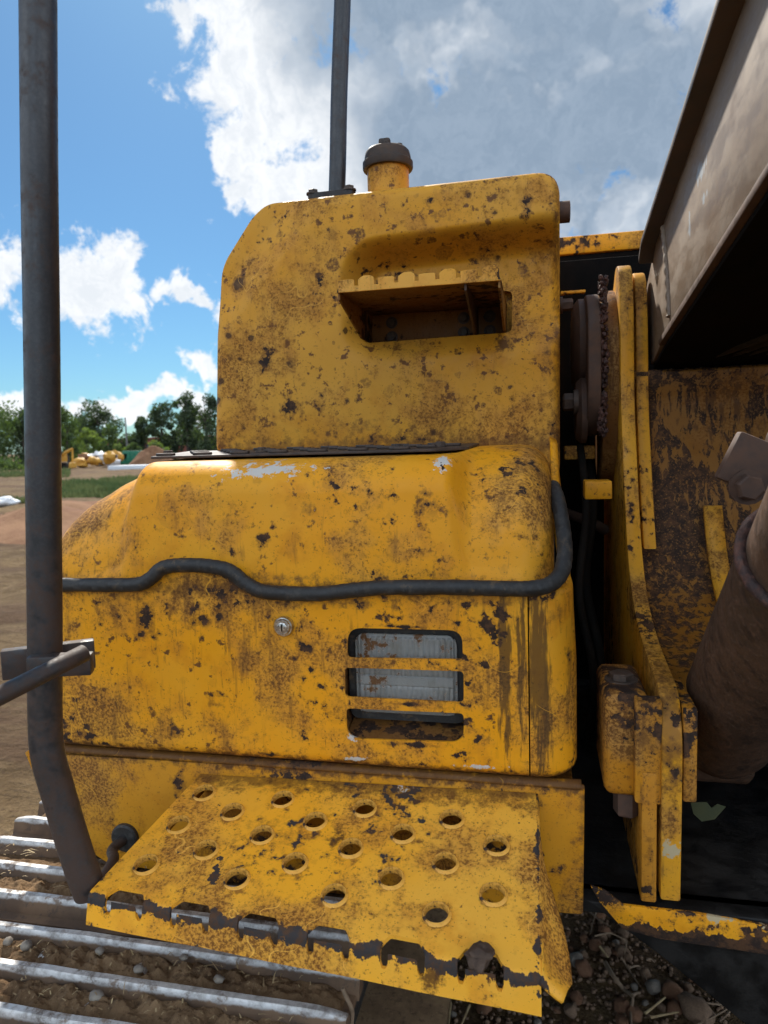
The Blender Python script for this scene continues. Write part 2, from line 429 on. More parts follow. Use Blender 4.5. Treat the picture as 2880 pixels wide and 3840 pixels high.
M['tank'] = paint('paint_tank', grime=.42, chips=-1.4, spots=1.1, streak=.15, dust=.18, seed=0.6, edge=[(((2, 1.590),), .05, .8, .6), (((0, .038),), .025, .6, .6)], base=(0.62, 0.278, 0.015),
    marks=[mk(1000, 1350, 1.4, 65, 75, 'dark', .85), mk(1090, 1530, 1.4, 110, 70, 'dark', .50), mk(1215, 1510, 1.4, 50, 60, 'dark', .55), mk(1890, 1290, 1.4, 75, 65, 'rust', 1.1),
           mk(915, 970, 1.4, 45, 45, 'rust', .7), mk(1430, 990, 1.4, 75, 55, 'dark', .4), mk(1510, 1000, 1.4, 55, 70, 'rust', .5), mk(1690, 930, 1.4, 40, 35, 'rust', .7), mk(1410, 1400, 1.4, 45, 30, 'dark', .75),
           mk(1920, 1530, 1.4, 25, 70, 'rust', .7), mk(1890, 660, 1.4, 60, 25, 'dark', .8), mk(1600, 760, 1.4, 45, 30, 'dark', .65), mk(1980, 760, 1.4, 40, 70, 'dark', .55), mk(1640, 1430, 1.4, 80, 25, 'dark', .55), mk(2050, 1350, 1.4, 50, 350, 'film', .6),
           mk(1450, 1650, 1.4, 640, 34, 'dark', .30), mk(1430, 1600, 1.4, 620, 90, 'film', .5), mk(1650, 820, 1.4, 300, 60, 'film', .4), mk(2070, 1600, 1.4, 40, 200, 'dark', .3)])
M['skirt'] = paint('paint_skirt', grime=1.5, chips=.5, streak=.15, dust=.3, seed=5.2, edge=[(((2, 1.102),), .028, 1.1, .9), (((0, .057),), .012, .5, .6)], base=(0.58, 0.24, 0.009),  # heavy film and dim base also paint in the shade below the door
    marks=[mk(1300, 2880, 1, 1100, 40, 'rust', .55), mk(660, 2950, 1, 70, 90, 'dark', .6), mk(400, 3080, 1, 70, 60, 'dark', .45), mk(2040, 2990, 1, 60, 90, 'rust', .7)])
M['bracket'] = paint('paint_bracket', grime=.8, chips=.4, streak=.5, dust=.4, seed=6.4, base=(0.66, 0.29, 0.012), marks=[mk(2420, 2330, 1.27, 60, 60, 'black', .8), mk(2480, 2450, 1.1, 70, 90, 'rust', 1.0), mk(2520, 2750, 1, 90, 320, 'film', 1.8), mk(2520, 2900, 1, 70, 200, 'dark', .5), mk(2520, 3185, 1, 60, 62, 'cream', 1.2), mk(2400, 1330, 1.53, 50, 500, 'film', .9), mk(2360, 1900, 1.45, 40, 60, 'dark', .5), mk(2340, 1100, 1.55, 40, 300, 'film', .7)])
M['worn'] = paint('paint_heavily_worn', grime=1.9, chips=.6, streak=.8, dust=.5, seed=7.7, base=(0.50, 0.205, 0.015),
    marks=[mk(2520, 3185, 1, 60, 70, 'cream', 1.1), mk(2440, 2800, 1, 160, 200, 'film', .9), mk(2530, 2900, 1, 60, 200, 'dark', .5), mk(2330, 2640, 1.03, 80, 70, 'dark', .6), mk(2440, 3200, 1, 30, 120, 'dark', .5)])
M['bplate'] = paint('paint_bottom_plate', grime=.7, chips=.7, streak=.0, seed=1.9, edge=[(((2, .889),), .030, 1.5)], marks=[mk(2265, 3355, 1, 75, 70, 'black', 1.3), mk(2690, 3440, 1, 90, 45, 'cream', 1.0), mk(2300, 3370, 1, 90, 40, 'film', .9), mk(2860, 3470, 1, 60, 30, 'cream', .6), mk(2500, 3405, 1, 250, 14, 'black', .5)])
M['drip'] = paint('paint_under_grease', grime=.5, chips=-2.0, streak=1.0, dust=.2, drips=.46, seed=8.8, base=(0.24, 0.100, 0.011))
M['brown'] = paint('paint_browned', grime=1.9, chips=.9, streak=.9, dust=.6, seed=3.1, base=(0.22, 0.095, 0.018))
M['shelf'] = paint('paint_tank_step', grime=.5, chips=.1, streak=.2, seed=4.6, base=(0.80, 0.37, 0.03), marks=[mk(1290, 1120, 1.3, 50, 40, 'film', .8), mk(1872, 1030, 1.24, 12, 40, 'bare', 1.0), mk(1266, 1090, 1.24, 10, 30, 'bare', .9)])
M['yellow'] = paint('paint_plain', grime=.5, chips=.4, streak=.3, seed=9.9)
m, g, b, co = mat('rail_worn_black')
se = g.node('ShaderNodeSeparateXYZ'); g.put(se.inputs[0], co)
n1 = g.noise(co, 60, 6, .7); n2 = g.noise(co, 9, 5, .65); n3 = g.noise(co, 230, 3, .6)
low_ = g.ss(se.outputs[2], 1.25, 1.75, .10, 0)                # more rust on the part people kick and grab
rs = g.ss(g.m('ADD', g.m('ADD', g.m('MULTIPLY', n1, .5), g.m('MULTIPLY', n2, .5)), low_), .50, .64)
col = g.mix(g.ss(n3, .4, .65), (0.020, 0.021, 0.024), (0.030, 0.030, 0.032)); col = g.mix(g.m('MULTIPLY', rs, .8), col, (0.062, 0.034, 0.022))
col = g.mix(g.ss(n1, .62, .70, 0, .7), col, (0.012, 0.011, 0.011))
fin(g, b, col, g.fmix(rs, g.ss(n1, .35, .65, .32, .48), .72), 0, g.bump(n1, .2, .001)); M['rail'] = m
M['black'] = simple('black_steel', (0.018, 0.017, 0.017), (0.035, 0.03, 0.027), 40, (.5, .8))
M['grease'] = simple('black_grease', (0.006, 0.006, 0.006), (0.014, 0.012, 0.010), 25, (.35, .7), 0, .5, .004)
M['hose'] = simple('old_hose', (0.010, 0.009, 0.008), (0.022, 0.017, 0.013), 40, (.75, .95), 0, .3, .001, spec=.15)
M['shade_black'] = simple('painted_shade_black', (0.005, 0.005, 0.005), (0.010, 0.008, 0.007), 20, (.85, .98), 0, .4, .003, spec=.04)  # near-black colour that paints deep shade into gaps and the boom's underside
M['rust'] = simple('rusted_steel', (0.060, 0.034, 0.024), (0.105, 0.058, 0.038), 45, (.6, .85), 0, .4, .001)
m, g, b, co = mat('cylinder_rusty')
n1 = g.noise(co, 70, 7, .7); n2 = g.noise(co, 7, 4, .6); n3 = g.noise(g.v('MULTIPLY', co, (1, 1, .2)), 45, 5, .65); n4 = g.noise(co, 200, 3, .7)
col = g.mix(g.ss(n2, .40, .60), (0.050, 0.031, 0.021), (0.085, 0.048, 0.030)); col = g.mix(g.ss(n1, .50, .66, 0, .7), col, (0.115, 0.060, 0.034))
col = g.mix(g.ss(n3, .52, .66, 0, .75), col, (0.028, 0.018, 0.014)); col = g.mix(g.ss(n4, .62, .70, 0, .6), col, (0.16, 0.12, 0.09))
fin(g, b, col, g.ss(n1, .35, .65, .5, .8), 0, g.bump(g.m('ADD', n1, g.m('MULTIPLY', n4, .3)), .4, .0015), **{'Specular IOR Level': .3}); M['cyl'] = m
M['weld'] = simple('weld_bead', (0.035, 0.02, 0.018), (0.12, 0.055, 0.04), 120, (.6, .9), 0, .8, .003)
m, g, b, co = mat('boom_faded')
n1 = g.noise(g.v('MULTIPLY', co, (1, .35, 1)), 26, 6, .65); n2 = g.noise(co, 4, 4, .6); n3 = g.noise(co, 150, 3, .6)
col = g.mix(g.ss(n1, .38, .62), (0.160, 0.113, 0.076), (0.192, 0.140, 0.096)); col = g.mix(g.ss(n2, .50, .66, 0, .6), col, (0.15, 0.092, 0.05))
for px, py, ry, rz in ((2630, 640, .06, .028), (2640, 740, .05, .012), (2585, 850, .03, .03)):
    c = at(0, px, py, .232); e = g.m('ADD', g.ss(g.ln(g.v('MULTIPLY', g.v('SUBTRACT', co, tuple(c)), (3, 1 / ry, 1 / rz))), 0, 1, .8, -.5, True), g.m('MULTIPLY', g.m('SUBTRACT', g.noise(g.v('MULTIPLY', co, (1, 1, .4)), 70, 5, .7), .5), 4))
    col = g.mix(g.ss(e, .35, .5, 0, .8), col, (0.27, 0.31, 0.34))
col = g.mix(g.ss(n3, .60, .72, 0, .5), col, (0.10, 0.06, 0.045))
fin(g, b, col, g.ss(n1, .35, .65, .42, .7), 0, g.bump(n1, .2, .001)); M['boom'] = m
M['boomedge'] = simple('boom_edge', (0.055, 0.042, 0.036), (0.09, 0.062, 0.048), 25, (.5, .75))
M['cream'] = simple('cream_primer', (0.45, 0.38, 0.24), (0.33, 0.26, 0.15), 50, (.6, .8))
M['tread'] = simple('tread_steel', (0.035, 0.026, 0.022), (0.075, 0.05, 0.038), 60, (.45, .7), 0, .3, .001, ((0.18, 0.15, 0.13), 30, .6, .75))
M['bolt'] = simple('bolt_steel', (0.05, 0.038, 0.032), (0.11, 0.075, 0.055), 80, (.45, .7), .2)
M['cap'] = simple('filler_cap', (0.035, 0.024, 0.018), (0.075, 0.048, 0.033), 50, (.55, .8))

m, g, b, co = mat('rubber_trim')
n1 = g.noise(co, 90, 5, .6); sv = g.noise(g.v('MULTIPLY', co, (1, .3, .3)), 160, 3, .6)
col = g.mix(g.ss(n1, .45, .7), (0.014, 0.014, 0.014), (0.045, 0.042, 0.038))
col = g.mix(g.ss(g.noise(co, 35, 6, .7), .56, .7, 0, .6), col, (0.16, 0.10, 0.045))
fin(g, b, col, g.ss(n1, .3, .7, .45, .75), 0, g.bump(g.m('ADD', n1, sv), .5, .002)); M['rubber'] = m

m, g, b, co = mat('chrome_lock'); fin(g, b, g.mix(g.ss(g.noise(co, 300, 4), .4, .65), (.62, .61, .58), (.36, .33, .29)), .28, 1.0); M['lock'] = m

m, g, b, co = mat('lens_plastic')
d1 = g.ss(g.m('ADD', g.noise(co, 55, 7, .7), g.m('MULTIPLY', g.noise(co, 14, 3, .5), .5)), .79, .88)
d2 = g.ss(g.noise(co, 30, 5, .6), .45, .7, 0, .45)
col = g.mix(d2, (0.40, 0.41, 0.39), (0.27, 0.24, 0.18)); col = g.mix(d1, col, (0.15, 0.07, 0.025))
fin(g, b, col, g.fmix(d1, .16, .7), 0, g.bump(g.noise(co, 160, 3), .1, .001), **{'Transmission Weight': g.fmix(d1, .35, 0.0), 'IOR': 1.45}); M['lens'] = m
m, g, b, co = mat('lamp_reflector'); fin(g, b, (.55, .56, .56), .3, 1.0); M['reflector'] = m

m, g, b, co = mat('track_steel')                      # polished running edges, brown in the hollows
se = g.node('ShaderNodeSeparateXYZ'); g.put(se.inputs[0], co)
n1 = g.noise(co, 60, 7, .7); n2 = g.noise(co, 9, 4, .6)
pol = g.ss(g.m('ADD', se.outputs[2], g.m('MULTIPLY', g.m('SUBTRACT', n1, .5), .012)), .0165, .0205)
pol = g.m('MULTIPLY', pol, g.ss(g.noise(co, 28, 6, .7), .36, .46, .15, 1))
brown = g.mix(g.ss(n2, .4, .62), (0.095, 0.06, 0.038), (0.17, 0.105, 0.06))
brown = g.mix(g.ss(n1, .52, .66, 0, .7), brown, (0.06, 0.045, 0.037))
col = g.mix(pol, brown, g.mix(g.ss(n1, .35, .7), (.56, .555, .54), (.27, .25, .23)))
fin(g, b, col, g.fmix(pol, .8, g.ss(n1, .3, .7, .42, .70)), g.m('MULTIPLY', pol, .40), g.bump(n1, .4, .0015)); M['track'] = m
m, g, b, co = mat('worn_bolt_head')
n1 = g.noise(co, 130, 6, .7)
fin(g, b, g.mix(g.ss(n1, .4, .66), (.50, .49, .46), (.16, .12, .085)), .5, .5, g.bump(n1, .4, .001)); M['wornbolt'] = m

m, g, b, co = mat('soil')
n1 = g.noise(co, 55, 9, .72); n2 = g.noise(co, 8, 4, .6); n3 = g.noise(co, 240, 4, .6)
col = g.mix(g.ss(n2, .35, .65), (0.13, 0.080, 0.043), (0.22, 0.140, 0.075))
col = g.mix(g.ss(n1, .5, .68), col, (0.075, 0.045, 0.026)); col = g.mix(g.ss(n3, .60, .72, 0, .7), col, (0.30, 0.22, 0.13))
fin(g, b, col, .95, 0, g.bump(g.m('ADD', n1, g.m('MULTIPLY', n3, .4)), .8, .006), **{'Specular IOR Level': .15}); M['soil'] = m
m, g, b, co = mat('dirt_ground')
n1 = g.noise(co, .35, 6, .62); n2 = g.noise(co, 3.0, 8, .68); n3 = g.noise(co, 40, 8, .7); tr = g.noise(g.v('MULTIPLY', co, (.12, 1, 1)), 1.1, 5, .6)
col = g.mix(g.ss(n1, .35, .65), (0.105, 0.066, 0.030), (0.165, 0.108, 0.052))
col = g.mix(g.ss(n2, .42, .66, 0, .65), col, (0.215, 0.150, 0.080)); col = g.mix(g.ss(tr, .46, .58, 0, .7), col, (0.085, 0.046, 0.026))
col = g.mix(g.ss(n3, .5, .62, 0, .6), col, (0.075, 0.044, 0.027))
fin(g, b, col, .95, 0, g.bump(g.m('ADD', g.m('ADD', g.m('MULTIPLY', n2, 3), g.m('MULTIPLY', tr, 4)), g.m('MULTIPLY', n3, .25)), 1.0, .06), **{'Specular IOR Level': .15}); M['ground'] = m
M['stone'] = simple('clod', (0.13, 0.085, 0.055), (0.24, 0.155, 0.10), 60, (.8, .95), 0, .7, .003, ((0.30, 0.22, 0.16), 25, .58, .75), spec=.2)
M['stone2'] = simple('clod_red', (0.16, 0.078, 0.042), (0.22, 0.12, 0.07), 60, (.8, .95), 0, .7, .003, spec=.2)
M['stone3'] = simple('stone_grey', (0.15, 0.13, 0.11), (0.24, 0.21, 0.17), 60, (.7, .9), 0, .6, .003, spec=.25)
M['rockdark'] = simple('rock_dark', (0.060, 0.040, 0.030), (0.105, 0.070, 0.050), 90, (.7, .9), 0, .7, .003, spec=.2)
M['straw'] = simple('dry_straw', (0.36, 0.27, 0.14), (0.22, 0.15, 0.075), 40, (.7, .9))
M['root'] = simple('dry_root', (0.15, 0.10, 0.062), (0.24, 0.17, 0.11), 60, (.8, .95))

# ------------------------------------------------------------------ ground
def spread(n, near, far):                       # coordinates that are dense near zero
    a = math.asinh(far / near); return [near * math.sinh(a * (2 * i / n - 1)) for i in range(n + 1)]
gx = spread(260, 4.0, 900); vs = []; fs = []
n_ = len(gx)
def ground_h(x, y):
    d = max(0, math.hypot(x - .1, y - 2.0) - 3.4)
    k = min(1, d / 6)
    h = k * (.20 * mnoise.noise(Vector((x * .22, y * .30, 3))) + .13 * mnoise.noise(Vector((x * .8, y * 1.1, 7))) + .10 * mnoise.noise(Vector((x * 2.2, y * 2.9, 1))))
    return h - .05 * k
for y in gx:
    for x in gx: vs.append((x, y, ground_h(x, y)))
for j in range(n_ - 1):
    for i in range(n_ - 1): fs.append((j * n_ + i, j * n_ + i + 1, (j + 1) * n_ + i + 1, (j + 1) * n_ + i))
tagobj(link('ground', pydata(vs, fs, 80), M['ground']), 'bare brown dirt ground of the yard around the machine', kind='structure')

# ================================================================== the excavator
X = bpy.data.objects.new('excavator', None); COL.objects.link(X)
X.location = (-0.2, 2.2, 0)
tagobj(X, 'worn yellow excavator filling the picture with toolbox steps tank and boom', 'excavator')
def part(name, me, m, parent=X, label=None): return link(name, me, M[m] if isinstance(m, str) else m, parent, label)

# ---- door of the toolbox: swept section with rolled bottom edge, three lamp slots
DZ0 = 1.108
hose_px = [(180, 2192), (400, 2193), (520, 2190), (570, 2165), (610, 2130), (680, 2119), (780, 2122), (860, 2140), (920, 2185), (980, 2215), (1060, 2224), (1200, 2226), (1330, 2212), (1450, 2203), (1700, 2202), (1900, 2207), (2000, 2205)]
hose_xz = [aY(px, py, .995) for px, py in hose_px]
HX = [p.x for p in hose_xz]; HZ = [p.z for p in hose_xz]
XS = aY(1984, 2600, 1.0).x; XR = 0.052; RC = .055
def sect(s):                                    # section of the front: 0 = left end, 1 = right side back
    """returns (x, y, nx, ny)"""
    L0, L1, L2 = .06, 1.0, .3
    return None
def door_pt(x, y, nx, ny, v, ztop, rb=.020, rt=.012):
    z0 = DZ0; z1 = ztop
    hgt = z1 - z0; z = z0 + v * hgt; ins = 0
    if z - z0 < rb: ins = rb - math.sqrt(max(0, rb * rb - (rb - (z - z0)) ** 2))
    if z1 - z < rt: ins = rt - math.sqrt(max(0, rt * rt - (rt - (z1 - z)) ** 2))
    return Vector((x - nx * ins, y - ny * ins, z))
vlev = [0, .005, .012, .022, .034, .048, .064, .08] + [.08 + .86 * i / 14 for i in range(1, 15)] + [.955, .968, .98, .99, 1.0]
def dent(x, z): return .0022 * mnoise.noise(Vector((x * 5, z * 6, 2.5))) + .0009 * mnoise.noise(Vector((x * 17, z * 19, 5.5)))
XL = -0.825
secL = []
for i in range(9):
    a = math.pi / 2 * i / 8; secL.append((XL + .05 - .05 * math.cos(a), 1.05 - .05 * math.sin(a), -math.cos(a), -math.sin(a)))
secL = [(XL, 1.30, -1, 0), (XL, 1.15, -1, 0)] + secL + [(lerp(XL + .05, XS - .001, i / 60), 1.0, 0, -1) for i in range(1, 61)]
vs = []; 
for v in vlev:
    for (x, y, nx, ny) in secL:
        p = door_pt(x, y, nx, ny, v, interp(x, HX, HZ) + .002); p.y += dent(p.x, p.z); vs.append(p)
nu = len(secL); fs = [(j * nu + i, j * nu + i + 1, (j + 1) * nu + i + 1, (j + 1) * nu + i) for j in range(len(vlev) - 1) for i in range(nu - 1)]
dme = solidify(pydata(vs, fs), .004, -1)
def slot(px4, rads):
    pts = [aY(px, py, 1.0) for px, py in px4]
    return prism(roundpoly([(p.x, p.z) for p in pts], rads, 8), lambda u, v, d: (u, d, v), .96, 1.03)
k = 1 / FPX
slots = [([(1303, 2466), (1303, 2354), (1735, 2364), (1735, 2473)], [.007, .026, .026, .006]),
         ([(1294, 2612), (1294, 2503), (1739, 2517), (1739, 2634)], [.007, .007, .007, .007]),
         ([(1300, 2768), (1300, 2655), (1739, 2675), (1739, 2784)], [.026, .007, .007, .026])]
dme = cut(dme, [slot(*s) for s in slots])
door = part('toolbox_door', dme, 'door', label='scratched and chipped yellow toolbox door with three lamp slots')
# ---- corner panel to the right of the seam
sec = [(lerp(XS + .001, XR - RC, i / 8), 1.0, 0, -1) for i in range(9)]
for i in range(1, 15):
    a = math.pi / 2 * i / 14; sec.append((XR - RC + RC * math.sin(a), 1.0 + RC - RC * math.cos(a), math.sin(a), -math.cos(a)))
sec += [(XR, 1.0 + RC + .25 * i / 6, 1, 0) for i in range(1, 7)]
vs = []
for v in vlev:
    for (x, y, nx, ny) in sec:
        zt = 1.392 + .21 * sst(y, 1.02, 1.30)
        p = door_pt(x - .02 * sst(v, .5, 1.0) * sst(y, 1.0, 1.15), y, nx, ny, v, zt); vs.append(p)
nu = len(sec); fs = [(j * nu + i, j * nu + i + 1, (j + 1) * nu + i + 1, (j + 1) * nu + i) for j in range(len(vlev) - 1) for i in range(nu - 1)]
part('corner_panel', solidify(pydata(vs, fs), .004, -1), 'corner', label='yellow corner panel with dark vertical streaks beside the door seam')

# ---- hood of the toolbox
cxs = [aY(px, py, 1.12) for px, py in ((236, 2120), (246, 2060), (262, 1990), (300, 1920), (345, 1870), (420, 1815), (500, 1775), (560, 1748), (610, 1725))]
OX = [-.852] + [p.x for p in cxs]; OZ = [1.37] + [p.z for p in cxs]
BL0, BL1 = -.672, -.628; BR0, BR1 = -.135, -.098
HXR = .021
def hood_par(x):
    bul = sst(x, BL0, BL1) * (1 - sst(x, BR0, BR1))
    zt = interp(x, OX, OZ) if x < -.62 else 1.588
    zt = lerp(zt, 1.578, bul)
    d = HXR - x
    if d < .055: zt -= .055 - math.sqrt(max(0, .055 ** 2 - (.055 - d) ** 2))
    r = lerp(.17, .060, bul) if x > -.4 else lerp(.15, .060, bul)
    yf = 1.014 - .004 * bul
    if d < .05: yf += .05 - math.sqrt(max(0, .05 ** 2 - (.05 - d) ** 2))
    dl = x + .852
    if dl < .09: yf += .09 - math.sqrt(max(0, .09 ** 2 - (.09 - dl) ** 2))
    r = min(r, max(.01, (zt - 1.365) * .9))
    return zt, r, yf
nx_ = 150
xsl = [-.852 + (HXR + .852) * (.5 - .5 * math.cos(math.pi * i / nx_)) * .5 + (HXR + .852) * (i / nx_) * .5 for i in range(nx_ + 1)]
vs = []; prof_n = 12 + 14 + 8
for x in xsl:
    zt, r, yf = hood_par(x)
    z0 = 1.36
    lean = .012
    for i in range(12):
        t = i / 12; z = lerp(z0, zt - r, t); vs.append((x, yf + lean * t * t + dent(x + 3, z) * 1.3, z))
    for i in range(15):
        a = math.pi / 2 * i / 14; q = .86
        y = yf + lean + r * 1.15 * (1 - math.cos(a)); z = zt - r + r * math.sin(a)
        vs.append((x, y + dent(x + 3, z), z))
    yb = yf + lean + r * 1.15
    for i in range(1, 8): vs.append((x, lerp(yb, 1.42, i / 7), lerp(zt, max(zt, 1.588) if -.64 < x < -.05 else zt, i / 7)))
npf = 12 + 15 + 7
fs = [(i * npf + j, (i + 1) * npf + j, (i + 1) * npf + j + 1, i * npf + j + 1) for i in range(nx_) for j in range(npf - 1)]
hood = part('toolbox_hood', pydata(vs, fs, 75), 'hood', label='rounded yellow toolbox lid with scuffed front edge')
# inner black tray that closes the box behind the door
part('toolbox_cavity', box((XL + .02, 1.10, DZ0 + .01), (.03, 1.36, 1.36), .004), 'black')

# ---- rubber edge trim
pts = [Vector((p.x, .994, p.z)) for p in hose_xz]
pts += [Vector(p) for p in (aY(2065, 2190, 1.0), aY(2108, 2140, 1.018), aY(2118, 2060, 1.045), aY(2108, 1960, 1.085), aY(2090, 1870, 1.13), aY(2074, 1825, 1.18))]
path = smoothpath(pts, 10)
def hr(i, a): return 1 + .05 * mnoise.noise(Vector((i * .25, math.cos(a), math.sin(a)))) + .025 * math.sin(i * 1.9)
trim = part('edge_trim', tube(path, .0112, 16, rfun=hr), 'rubber', label='wavy black rubber hose trim between toolbox lid and door')

# ---- lock
lc = aY(1066, 2347, .998); ax = (0, -1, 0)
lk = part('lock', lathe([(.0, -.01), (.0152, -.01), (.0152, .004), (.0142, .006), (.0128, .0062), (.0125, .009), (.0112, .0105), (.0, .0105)], lc, ax), 'lock', door, 'small round silver key lock')
part('keyhole', box((lc.x - .0016, lc.y - .0116, lc.z - .006), (lc.x + .0016, lc.y - .0100, lc.z + .006), .0004), 'black', lk)
part('lock_core', lathe([(0, .010), (.0075, .010), (.0075, .0112), (.0068, .0116), (0, .0116)], lc, ax), 'lock', lk)

# ---- headlight behind the slots
cav0 = aY(1285, 2790, 1.0); cav1 = aY(1748, 2345, 1.0)
def rrect(x0, z0, x1, z1, r): return roundpoly([(x0, z0), (x1, z0), (x1, z1), (x0, z1)], r, 8)
fX = lambda u, v, d: (u, d, v)
hl = part('headlight', cut(prism(rrect(cav0.x - .006, cav0.z - .006, cav1.x + .006, cav1.z + .008, .02), fX, 1.008, 1.09), [prism(rrect(cav0.x, cav0.z + .001, cav1.x, cav1.z + .001, .018), fX, 1.0, 1.075)]), 'brown', label='dirty rectangular work lamp behind the door slots')
part('shelf', prism([(1.010, cav0.z + .003), (1.072, cav0.z + .020), (1.072, cav0.z + .024), (1.010, cav0.z + .007)], lambda u, v, d: (d, u, v), cav0.x + .003, cav1.x - .003, .0006, 1), 'brown', hl)
l0 = aY(1340, 2668, 1.03); l1 = aY(1712, 2385, 1.03)
part('gasket', cut(prism(rrect(l0.x - .012, l0.z - .012, l1.x + .012, l1.z + .010, .018), fX, 1.034, 1.07), [prism(rrect(l0.x + .003, l0.z + .003, l1.x - .003, l1.z - .003, .012), fX, 1.02, 1.08)]), 'rubber', hl)
W_, H_ = l1.x - l0.x, l1.z - l0.z
def lensf(u, v):
    x = lerp(l0.x, l1.x, u); z = lerp(l0.z, l1.z, v); e = min(u * W_, (1 - u) * W_, v * H_, (1 - v) * H_)
    cr = .016; du = max(0, cr - min(u, 1 - u) * W_); dv = max(0, cr - min(v, 1 - v) * H_); dd = math.hypot(du, dv)
    if dd > cr:
        x += (1 if u < .5 else -1) * du * (1 - cr / dd); z += (1 if v < .5 else -1) * dv * (1 - cr / dd)
    inn = sst(e, .003, .007)
    row = 0 if v > .62 else 1
    fl = abs(((u * W_ / .0083 + .5 * row) % 1) - .5) * 2
    band = 1 if not (.36 < v < .47) else .15
    y = 1.031 - .0035 * inn + .0022 * (fl ** 1.6) * inn * band
    for vb in (.345, .485, .63): y += .0016 * inn * max(0, 1 - abs(v - vb) * H_ / .0016)
    return (x, y, z)
vv, ff = grid(lensf, 150, 60)
part('lens', solidify(pydata(vv, ff, 35), .003, -1, False), 'lens', hl, 'ribbed clear lamp lens caked with brown dirt')
part('reflector', prism(rrect(l0.x + .006, l0.z + .006, l1.x - .006, l1.z - .006, .012), fX, 1.046, 1.05), 'reflector', hl)
tc = bpy.data.curves.new('txt', 'FONT'); tc.body = 'HALOGEN'; tc.size = .0165; tc.extrude = .0006; tc.align_x = 'CENTER'; tc.align_y = 'CENTER'; tc.space_character = 1.25
to = bpy.data.objects.new('tmp', tc); COL.objects.link(to)
dg = bpy.context.evaluated_depsgraph_get(); dg.update(); tme = bpy.data.meshes.new_from_object(to.evaluated_get(dg)); bpy.data.objects.remove(to)
tme.materials.clear()
tme.transform(Matrix.Translation(((l0.x + l1.x) / 2, 1.0273, l0.z + .415 * H_)) @ Matrix.Rotation(math.pi / 2, 4, 'X'))
part('lettering', tme, 'lens', hl)

# ---- tread plate on top of the toolbox
tp0, tp1 = -.655, -.112
plate = part('tread_plate', prism(roundpoly([(tp0 + .0, 1.115), (tp1 - .05, 1.115), (tp1, 1.17), (tp1, 1.385), (tp0 - .07, 1.385)], .006, 3), lambda u, v, d: (u, v, d + .006 * (v - 1.115) / .27), 1.583, 1.5875, .0008), 'tread', label='dark studded anti slip plate on the toolbox lid')
stud = None
for r_ in range(4):
    for c_ in range(8):
        x = tp0 + .022 + c_ * .069 + (.034 if r_ % 2 else 0); y = 1.128 + r_ * .062
        if x > tp1 - .03 or (r_ == 0 and x > tp1 - .06): continue
        zz = 1.5875 + .006 * (y - 1.115) / .27
        if stud is None:
            stud = prism(roundpoly([(-.017, -.007), (.017, -.007), (.017, .007), (-.017, .007)], .006, 5), lambda u, v, d: (u, v, d), 0, .0048, .0014)
        o = part('stud', stud, 'tread', plate); o.location += Vector((x, y, zz))
for x, y in ((tp0 + .012, 1.155), (-.48, 1.19), (-.225, 1.15), (-.165, 1.215)):
    part('bolt', hexbolt((x, y, 1.5885 + .006 * (y - 1.115) / .27), (0, 0, 1), .0085, .008), 'bolt', plate)

# ---- fuel tank
tpx = [(798, 1712), (803, 1250), (816, 990), (930, 805), (985, 752), (2100, 625), (2101, 1812)]
tp = [aY(px, py, 1.4) for px, py in tpx]
outl = roundpoly([(p.x, p.z) for p in tp], [.03, .09, .10, .10, .09, .045, .032], 8)
def resample(poly, n):
    L = [0]; 
    for i in range(len(poly)): L.append(L[-1] + (Vector(poly[(i + 1) % len(poly)]) - Vector(poly[i])).length)
    out = []
    for kk in range(n):
        d = L[-1] * kk / n; i = max(j for j in range(len(poly)) if L[j] <= d)
        t = (d - L[i]) / max(1e-9, L[i + 1] - L[i]); out.append(Vector(poly[i]).lerp(Vector(poly[(i + 1) % len(poly)]), t))
    return out
NO = 280
outl = resample(outl, NO)
ctr = Vector((-.31, 1.83))
nrm = []
for i in range(NO):
    t = (outl[(i + 1) % NO] - outl[i - 1]).normalized(); n2 = Vector((t.y, -t.x))
    if n2.dot(outl[i] - ctr) < 0: n2 = -n2
    nrm.append(n2)
for _ in range(3): nrm = [(nrm[i - 1] + nrm[i] * 2 + nrm[(i + 1) % NO]).normalized() for i in range(NO)]
PK0 = aY(1262, 1000, 1.4).x; PKT = aY(1500, 872, 1.4).z; PKB = aY(1400, 1395, 1.4).z
def sd_box(x, z, x0, z0, x1, z1, r):
    cx, cz, hx, hz = (x0 + x1) / 2, (z0 + z1) / 2, (x1 - x0) / 2 - r, (z1 - z0) / 2 - r
    dx, dz = abs(x - cx) - hx, abs(z - cz) - hz
    return math.hypot(max(dx, 0), max(dz, 0)) + min(max(dx, dz), 0) - r
chA, chB = Vector((tp[2].x, tp[2].z)), Vector((tp[4].x, tp[4].z)); chn = Vector((-(chB - chA).y, (chB - chA).x)).normalized()
def tank_d(x, z):
    s = sd_box(x, z, PK0, PKB, .5, PKT + .10 * (x + .3) * .35, .085)
    d = .080 * sst(-s, 0, .055) * sst(z, PKB - .01, PKB + .20)
    dc = (Vector((x, z)) - chA).dot(chn); d += .022 * sst(dc, -.11, -.03)
    d += .004 * mnoise.noise(Vector((x * 3.2, z * 3.5, 9))) + .0012 * mnoise.noise(Vector((x * 14, z * 13, 4)))
    return d
BV = .022
vs = []; fs = []; rings = []
def ring(pts3): 
    s = len(vs); vs.extend(pts3); rings.append(s)
inner = [outl[i] - nrm[i] * BV for i in range(NO)]
NR = 90
for r_ in range(1, NR + 1):
    t = r_ / NR
    ring([(lambda p: (p.x, 1.4 + tank_d(p.x, p.y), p.y))(ctr.lerp(inner[i], t)) for i in range(NO)])
